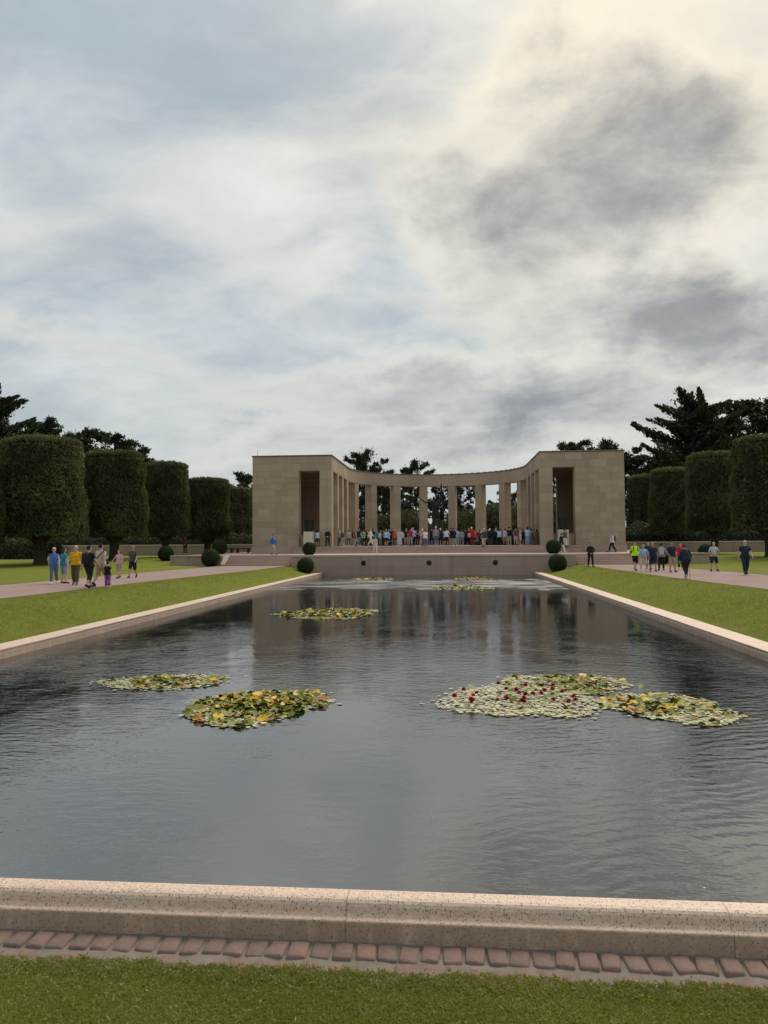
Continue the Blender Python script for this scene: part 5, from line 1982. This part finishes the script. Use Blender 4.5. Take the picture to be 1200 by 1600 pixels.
# right path
person('person all in black standing at the foot of the right steps', on(923, 885.6), 'clasp', 8, (LO, 'black'), ('trousers', 'black'), ('short', 'dark'), 1.76, group=GRW)
hv = person('person in bright yellow-green sports shirt and black shorts', on(992.5, 892), 'walk', 12, (SH, 'hivis'), ('shorts', 'black'), ('short', 'dark'), 1.80, 'dgrey', group=GRW)
backpack('black backpack worn over the yellow-green shirt', hv, CLR['black'])
person('short person in sky blue T-shirt and pale patterned shorts', on(1006, 892.5), 'clasp', 5, (SH, 'sky'), ('shorts', 'cream'), ('short', 'grey'), 1.58, 'white', group=GRW, wide=1.1)
person('person in navy top half hidden behind the sky blue T-shirt', on(1013.5, 889), 'stand', 0, (SH, 'navy'), ('trousers', 'black'), ('short', 'dark'), 1.78, group=GRW)
person('grey-haired person in navy T-shirt and navy shorts in the right group', on(1020.5, 893.5), 'walk2', -5, (SH, 'navy'), ('shorts', 'navy'), ('short', 'grey'), 1.70, 'dgrey', group=GRW, wide=1.1)
gh = person('person in grey hooded top and black trousers facing away in the right group', on(1034, 891.5), 'pocket', 165, (LO, 'grey'), ('trousers', 'black'), ('short', 'dark'), 1.66, 'black', group=GRW)
backpack('pale grey backpack on the person in the grey hooded top', gh, CLR['lgrey'])
person('person in navy T-shirt and khaki shorts', on(1050.5, 894), 'pocket', 10, (SH, 'navy'), ('shorts', 'khaki'), ('short', 'brown'), 1.76, 'brown', group=GRW)
person('person in red top half hidden behind the walker with a stick', on(1064, 889.5), 'stand', 0, (LO, 'red'), ('trousers', 'black'), ('short', 'dark'), 1.70, 'white', group=GRW)
ws = person('stooped person in navy jacket and black trousers walking away with a stick', on(1072.5, 904), 'stick', 190, (CT, 'navy'), ('trousers', 'black'), ('short', 'brown'), 1.70, 'lgrey', group=GRW, wide=1.05)
hnd = ws.location + Matrix.Rotation(ws.rotation_euler.z, 3, 'Z') @ (Vector(pose('stick')['hal']) * ws.scale.z + Vector((0, -.03, 0)))
v, f = tube([(0, 0, -hnd.z + .015), (0, 0, 0), (.0, .0, .05), (.04, .01, .075), (.08, .02, .06)], [.012, .012, .013, .014, .012], 7)
o = pobj('walking_stick', v, f, plain((.30, .22, .13), .5), None, hnd, smooth=True)
tag(o, 'thin walking stick held by the person in the navy jacket', 'walking stick')
person('person in grey T-shirt and navy shorts between the two right trees', on(1116, 892.5), 'clasp', 0, (SH, 'lgrey'), ('shorts', 'navy'), ('bald', 'grey'), 1.72, 'black', group=GRW, wide=1.05)
person('bald person in navy polo and dark trousers, rightmost on the path', on(1165, 898), 'walk', -6, (SH, 'navy'), ('trousers', 'navy'), ('bald', 'grey'), 1.80, 'black', group=GRW, wide=1.1)
# terrace and steps
person('person in blue shirt and pale shorts crossing the terrace at the left', Vector((*aty(427, 868, 62.0).xy, Z_TER)), 'walk', 75, (LO, 'blue'), ('shorts', 'beige'), ('short', 'dark'), 1.74)
tw = person('person in white shirt and dark trousers with pack crossing the terrace at the right', Vector((*aty(957, 866, 66.0).xy, Z_TER)), 'walk', -75, (SH, 'white'), ('trousers', 'black'), ('short', 'dark'), 1.74)
backpack('dark backpack on the white-shirted person on the right terrace', tw, CLR['dgrey'])
person('person in navy jacket and white trousers behind the right wall box ball', Vector((*aty(877.5, 866, 64.0).xy, Z_TER)), 'walk', 120, (CT, 'navy'), ('trousers', 'white'), ('short', 'dark'), 1.68, 'white')
person('person in brown top and white trousers beside the right pedestal', Vector((*aty(882, 851, Y_LOG - 1.2 + .12).xy, Z_PLAT)) + Vector((0, -.35, -.16)), 'stand', 150, (SH, 'brown'), ('trousers', 'white'), ('short', 'dark'), 1.62)
person('pale-clad person in beige top and cream trousers coming down the wide steps', Vector((*aty(586.5, 865, 68.6).xy, Z_TER)), 'walk2', 20, (LO, 'beige'), ('trousers', 'cream'), ('long', 'brown'), 1.62, 'lgrey')
person('person in white top and green shorts beside the left pedestal', Vector((*aty(465 + 36, 852, 72.2).xy, Z_PLAT)) + Vector((-.05, -1.55, 0)), 'stand', 170, (SH, 'pblue'), ('shorts', 'dgreen'), ('long', 'dark'), 1.62)
person('person in dark uniform standing guard in front of the left loggia pier', Vector((*aty(512, 853, Y_LOG - .35).xy, Z_PLAT)), 'clasp', 0, (LO, 'black'), ('trousers', 'black'), ('short', 'dark'), 1.72)

# crowd on the platform: photo column, row distance, pose, facing, clothes, height, label
CROWD = [
    (543, 74.6, 'stand', 175, LO, 'lgrey', 'trousers', 'jeans', 'brown', 1.70, 'in pale patterned sweater and jeans, leftmost of the crowd'),
    (550.5, 74.9, 'pocket', 120, SH, 'maroon', 'trousers', 'khaki', 'dark', 1.74, 'in dark maroon T-shirt and khaki trousers'),
    (555.5, 77.0, 'stand', 180, SH, 'dgrey', 'trousers', 'beige', 'brown', 1.55, 'in dark grey top and beige trousers behind the maroon T-shirt'),
    (561.5, 70.7, 'walk2', 140, SH, 'navy', 'trousers', 'jeans', 'dark', 1.72, 'in navy T-shirt and blue jeans at the edge of the steps'),
    (564.5, 76.5, 'stand', 180, SH, 'teal', 'trousers', 'dgrey', 'brown', 1.70, 'in teal top just behind the navy T-shirt at the left'),
    (569, 74.2, 'crossed', 150, SH, 'lime', 'shorts', 'black', 'dark', 1.74, 'in lime green T-shirt and black shorts'),
    (575.5, 76.2, 'photo', 190, SH, 'black', 'trousers', 'dgrey', 'dark', 1.64, 'in black top right of the lime T-shirt'),
    (580, 73.2, 'walk', 75, LO, 'white', 'trousers', 'white', 'blond', 1.70, 'in white from head to foot striding to the right'),
    (584, 75.4, 'stand', 180, SH, 'black', 'trousers', 'black', 'dark', 1.72, 'in black behind the striding white figure'),
    (588.5, 77.6, 'stand', 180, SH, 'teal', 'trousers', 'navy', 'blond', 1.68, 'in teal top and navy trousers behind the low hedge'),
    (595, 77.4, 'pocket', 150, LO, 'white', 'trousers', 'grey', 'grey', 1.66, 'in white long-sleeved top and grey trousers'),
    (601, 78.0, 'stand', 185, SH, 'dgrey', 'trousers', 'black', 'dark', 1.75, 'in charcoal shirt left of the white hooded top'),
    (606, 75.0, 'stand', 180, CT, 'pblue', 'trousers', 'black', 'grey', 1.74, 'in pale hooded coat and black trousers'),
    (612, 74.6, 'hip', 175, SH, 'black', 'trousers', 'black', 'ginger', 1.72, 'in black with ginger hair beside the pale hooded coat'),
    (618, 76.0, 'stand', 180, LO, 'orange', 'trousers', 'dgrey', 'blond', 1.70, 'in orange-red top'),
    (624.5, 75.0, 'stand', 180, LO, 'lgrey', 'dress', 'lgrey', 'grey', 1.68, 'in long pale grey dress'),
    (629.5, 75.8, 'raise', 180, LO, 'white', 'trousers', 'black', 'dark', 1.70, 'in white sleeves with one arm raised, left half of the crowd'),
    (635, 74.8, 'stand', 182, SH, 'black', 'shorts', 'grey', 'grey', 1.72, 'in black T-shirt and grey shorts left of the crimson T-shirt'),
    (640.5, 74.4, 'stand', 178, SH, 'crimson', 'trousers', 'grey', 'dark', 1.72, 'in crimson T-shirt and grey trousers'),
    (643.5, 76.6, 'stand', 180, CT, 'dgrey', 'trousers', 'black', 'white', 1.82, 'tall with white hair behind the crimson T-shirt'),
    (647, 75.2, 'pocket', 185, SH, 'sky', 'trousers', 'black', 'grey', 1.72, 'in light blue top right of the crimson T-shirt'),
    (652.5, 74.6, 'crossed', 180, CT, 'navy', 'shorts', 'brown', 'brown', 1.70, 'in navy jacket and brown shorts before the third pier'),
    (659, 74.2, 'hip', 170, LO, 'pink', 'dress', 'pink', 'white', 1.66, 'in pale pink dress and white hat'),
    (664, 76.8, 'stand', 180, SH, 'olive', 'trousers', 'dgrey', 'blond', 1.68, 'in olive top right of the pale pink dress'),
    (668, 74.4, 'stand', 178, CT, 'brown', 'trousers', 'jeans', 'blond', 1.66, 'in brown-grey jacket and jeans'),
    (675, 75.6, 'stand', 180, LO, 'black', 'trousers', 'black', 'dark', 1.80, 'in black below the statue'),
    (680, 74.2, 'stand', 178, LO, 'grey', 'trousers', 'jeans', 'white', 1.80, 'in grey sweater and jeans with white cap, below the statue'),
    (687.5, 74.6, 'stand', 182, CT, 'navy', 'trousers', 'navy', 'white', 1.78, 'in navy coat and trousers with white hair'),
    (692, 75.8, 'stand', 180, SH, 'lilac', 'trousers', 'black', 'brown', 1.66, 'in lilac top right of the navy coat'),
    (697, 74.0, 'pocket', 180, SH, 'pblue', 'shorts', 'black', 'brown', 1.78, 'in pale blue T-shirt and black shorts'),
    (703, 74.8, 'photo', 180, SH, 'black', 'shorts', 'khaki', 'dark', 1.70, 'in black T-shirt and khaki shorts'),
    (709.5, 74.2, 'clasp', 178, CT, 'black', 'trousers', 'grey', 'dark', 1.72, 'in broad black jacket and grey trousers before the fourth pier'),
    (715, 75.0, 'stand', 180, SH, 'sky', 'trousers', 'ljeans', 'dark', 1.70, 'in light blue top and pale jeans'),
    (720, 76.0, 'hip', 190, SH, 'grey', 'skirt', 'jeans', 'brown', 1.66, 'in grey top and denim skirt'),
    (726, 76.2, 'stand', 180, LO, 'navy', 'trousers', 'black', 'dark', 1.68, 'in dark navy left of the dark green T-shirt'),
    (731.5, 74.0, 'pocket', 182, SH, 'dgreen', 'capri', 'black', 'grey', 1.72, 'in dark green T-shirt and black cropped trousers'),
    (735.5, 74.8, 'stand', 178, CT, 'red', 'trousers', 'maroon', 'white', 1.78, 'in bright red jacket with white hair'),
    (739, 76.0, 'stand', 180, SH, 'pink', 'trousers', 'maroon', 'brown', 1.68, 'in pink top behind the red jacket'),
    (744, 77.5, 'stand', 180, SH, 'crimson', 'trousers', 'dgrey', 'ginger', 1.72, 'in dark red top behind the stone block bench'),
    (748.5, 74.2, 'walk', 200, LO, 'maroon', 'trousers', 'navy', 'dark', 1.70, 'in dark red sweater and navy trousers'),
    (752.5, 76.4, 'stand', 180, SH, 'white', 'trousers', 'dgrey', 'grey', 1.68, 'in white T-shirt right of the dark red sweater'),
    (757, 78.4, 'photo', 180, LO, 'black', 'trousers', 'black', 'white', 1.70, 'in black with white cap, left of two before the right hedge'),
    (762, 79.0, 'stand', 180, SH, 'dgrey', 'trousers', 'black', 'grey', 1.70, 'in charcoal between two white caps'),
    (766.5, 78.2, 'stand', 180, CT, 'black', 'trousers', 'dgrey', 'white', 1.72, 'in black coat with white cap, right of two before the right hedge'),
    (773, 78.8, 'stand', 180, LO, 'navy', 'trousers', 'black', 'dark', 1.66, 'in navy top left of the raised pale blue arm'),
    (779, 77.2, 'raise', 178, LO, 'pblue', 'trousers', 'black', 'brown', 1.72, 'in pale blue shirt with one arm raised, right half of the crowd'),
    (784, 78.6, 'stand', 180, SH, 'dgrey', 'trousers', 'black', 'dark', 1.70, 'in charcoal right of the raised pale blue arm'),
    (788.5, 75.6, 'pocket', 175, SH, 'lilac', 'shorts', 'grey', 'brown', 1.70, 'in grey-lilac shirt and grey shorts'),
    (794.5, 73.6, 'photo', 170, SH, 'black', 'trousers', 'khaki', 'dark', 1.84, 'tall in black T-shirt and khaki trousers before the sixth pier'),
    (800, 75.4, 'stand', 180, CT, 'black', 'trousers', 'black', 'dark', 1.64, 'in black coat right of the tall black T-shirt'),
    (805.5, 74.4, 'stand', 160, SH, 'brown', 'shorts', 'pink', 'dark', 1.70, 'in brown top and pale pink shorts'),
    (810.5, 75.4, 'crossed', 190, SH, 'black', 'shorts', 'brown', 'dark', 1.76, 'in black top and brown shorts behind the white T-shirt'),
    (814.5, 73.8, 'crossed', 90, SH, 'white', 'shorts', 'white', 'dark', 1.66, 'in white T-shirt and white shorts, sideways at the right'),
    (818.5, 75.0, 'stand', 180, LO, 'black', 'trousers', 'black', 'dark', 1.70, 'in black right of the white shorts'),
    (824.5, 73.8, 'stand', 170, SH, 'pblue', 'dress', 'ljeans', 'dark', 1.78, 'in long pale denim dress'),
    (830, 74.6, 'pocket', 175, SH, 'grey', 'dress', 'grey', 'dark', 1.72, 'in long grey dress'),
    (834, 74.2, 'stand', 185, LO, 'black', 'trousers', 'dgrey', 'brown', 1.58, 'in black top and charcoal trousers right of the grey dress'),
    (839.5, 73.6, 'stand', 175, SH, 'brown', 'dress', 'brown', 'dark', 1.60, 'in brown dress before the right side piers'),
    (846, 73.2, 'pocket', 180, LO, 'royal', 'trousers', 'ljeans', 'dark', 1.62, 'in dark blue top and pale jeans before the right corner pier'),
    (852, 71.6, 'walk', 200, LO, 'lilac', 'shorts', 'black', 'white', 1.74, 'in lilac shirt and black shorts with white hair, rightmost of the crowd'),
    (531, 73.0, 'pocket', 60, SH, 'grey', 'trousers', 'dgrey', 'brown', 1.70, 'in grey shirt and charcoal trousers apart at the left, by the side piers'),
    (536.5, 71.6, 'walk2', 100, LO, 'olive', 'trousers', 'khaki', 'grey', 1.74, 'in olive jacket and khaki trousers walking at the left end of the top step'),
    (602, 70.6, 'stand', 175, SH, 'sky', 'shorts', 'navy', 'blond', 1.66, 'in light blue T-shirt and navy shorts on the top step, left half'),
    (663, 70.3, 'hip', 160, SH, 'white', 'trousers', 'jeans', 'dark', 1.72, 'in white T-shirt and jeans on the steps below the statue'),
    (757, 70.5, 'walk', 190, LO, 'dgreen', 'trousers', 'beige', 'grey', 1.72, 'in dark green sweater and beige trousers climbing the steps, right half'),
    (860, 72.0, 'stand', 150, SH, 'teal', 'shorts', 'dgrey', 'dark', 1.68, 'in teal T-shirt and charcoal shorts at the right corner pier'),
    # second row, seen between the first
    (572, 80.5, 'stand', 180, LO, 'navy', 'trousers', 'black', 'dark', 1.74, 'in navy deep in the crowd behind the lime T-shirt'),
    (609, 80.0, 'stand', 180, LO, 'olive', 'trousers', 'black', 'brown', 1.74, 'in olive deep in the crowd behind the pale hooded coat'),
    (632, 80.5, 'stand', 180, SH, 'khaki', 'trousers', 'black', 'brown', 1.76, 'in khaki shirt deep in the crowd left of the crimson T-shirt'),
    (656, 80.0, 'stand', 180, LO, 'dgrey', 'trousers', 'black', 'blond', 1.72, 'with fair hair deep in the crowd before the third pier'),
    (672, 80.6, 'stand', 180, LO, 'maroon', 'trousers', 'black', 'dark', 1.76, 'in dark maroon deep in the crowd below the statue'),
    (700.5, 80.4, 'stand', 180, LO, 'navy', 'trousers', 'black', 'dark', 1.76, 'in navy deep in the crowd right of the pale blue T-shirt'),
    (723, 80.4, 'stand', 180, SH, 'sky', 'trousers', 'black', 'brown', 1.76, 'in light blue deep in the crowd right of the fourth pier'),
    (755, 81.0, 'stand', 180, LO, 'brown', 'trousers', 'black', 'grey', 1.74, 'in brown deep in the crowd before the fifth pier'),
    (808, 80.0, 'stand', 180, SH, 'cream', 'trousers', 'dgrey', 'blond', 1.74, 'in cream top deep in the crowd at the right'),
]
for (px_, Y, kd, fc, gt, ct, gb, cb, hc, hh, lab) in CROWD:
    Y += 1.9 * math.sin(px_ * 1.9) if Y > 73.9 else 0.0
    hh *= 1 + .055 * math.sin(px_ * 2.7 + 1)
    px_ += 1.6 * math.sin(px_ * 3.3)
    p = aty(px_, 852, Y)
    zf = Z_PLAT if Y > Y_LOG - .05 else Z_TER + rise * max(0, min(4, int((Y - (Y_LOG - .08 - 4 * .36)) / .36) + 1))
    hat_ = 'white' if ('white cap' in lab or 'white hat' in lab) else None
    w_ = person('person ' + lab, (p.x, Y, zf), kd, fc, (gt, ct), (gb, cb), ('long' if gb in ('dress', 'skirt') else 'short', hc), hh, 'lgrey' if cb in ('jeans', 'ljeans', 'white', 'khaki') else 'black', hat_, GC, wide=1.06)
    if 'white T-shirt and white shorts' in lab:
        backpack('black backpack on the sideways person in white shorts', w_, CLR['black'])
    if 'dark green T-shirt' in lab and 'left of' not in lab:
        backpack('small tan backpack on the dark green T-shirt', w_, CLR['tan'], z=1.05)

# ------------------------------------------------------------------ bronze figure in the middle of the court: a plain generic one
sp = aty(681, 852, 87.0)
st = empty('bronze_statue', (sp.x, 87.0, Z_PLAT))
tag(st, 'tall dark bronze figure with outstretched arms behind the crowd', 'statue')
box('pedestal', sp.x - 1.1, sp.x + 1.1, 86.1, 87.9, Z_PLAT, Z_PLAT + .55, M_STEP, st, .02)
pd = pose_data('reach')
b = link(bpy.data.objects.new('figure', body_mesh(pd)), st, (0, 0, .95))
b.scale = (2.75, 2.75, 2.85)
on_slot(b, 0, M_BRONZE)
on_slot(b, 1, M_BRONZE)
V, Fc = [], []
for i in range(13):
    t = i / 12
    for k in range(20):
        a = 2 * math.pi * k / 20
        r = (1.0 - .62 * t) * (1 + .13 * math.sin(a * 5 + t * 6) + .05 * math.sin(a * 11 - t * 4))
        V.append((r * math.cos(a + t * 1.2) + .1 * t, r * .8 * math.sin(a + t * 1.2), .55 + 2.6 * t))
for i in range(12):
    for k in range(20):
        Fc.append((i * 20 + k, i * 20 + (k + 1) % 20, (i + 1) * 20 + (k + 1) % 20, (i + 1) * 20 + k))
pobj('drapery', V, Fc, M_BRONZE, st, (0, 0, 0), smooth=True)
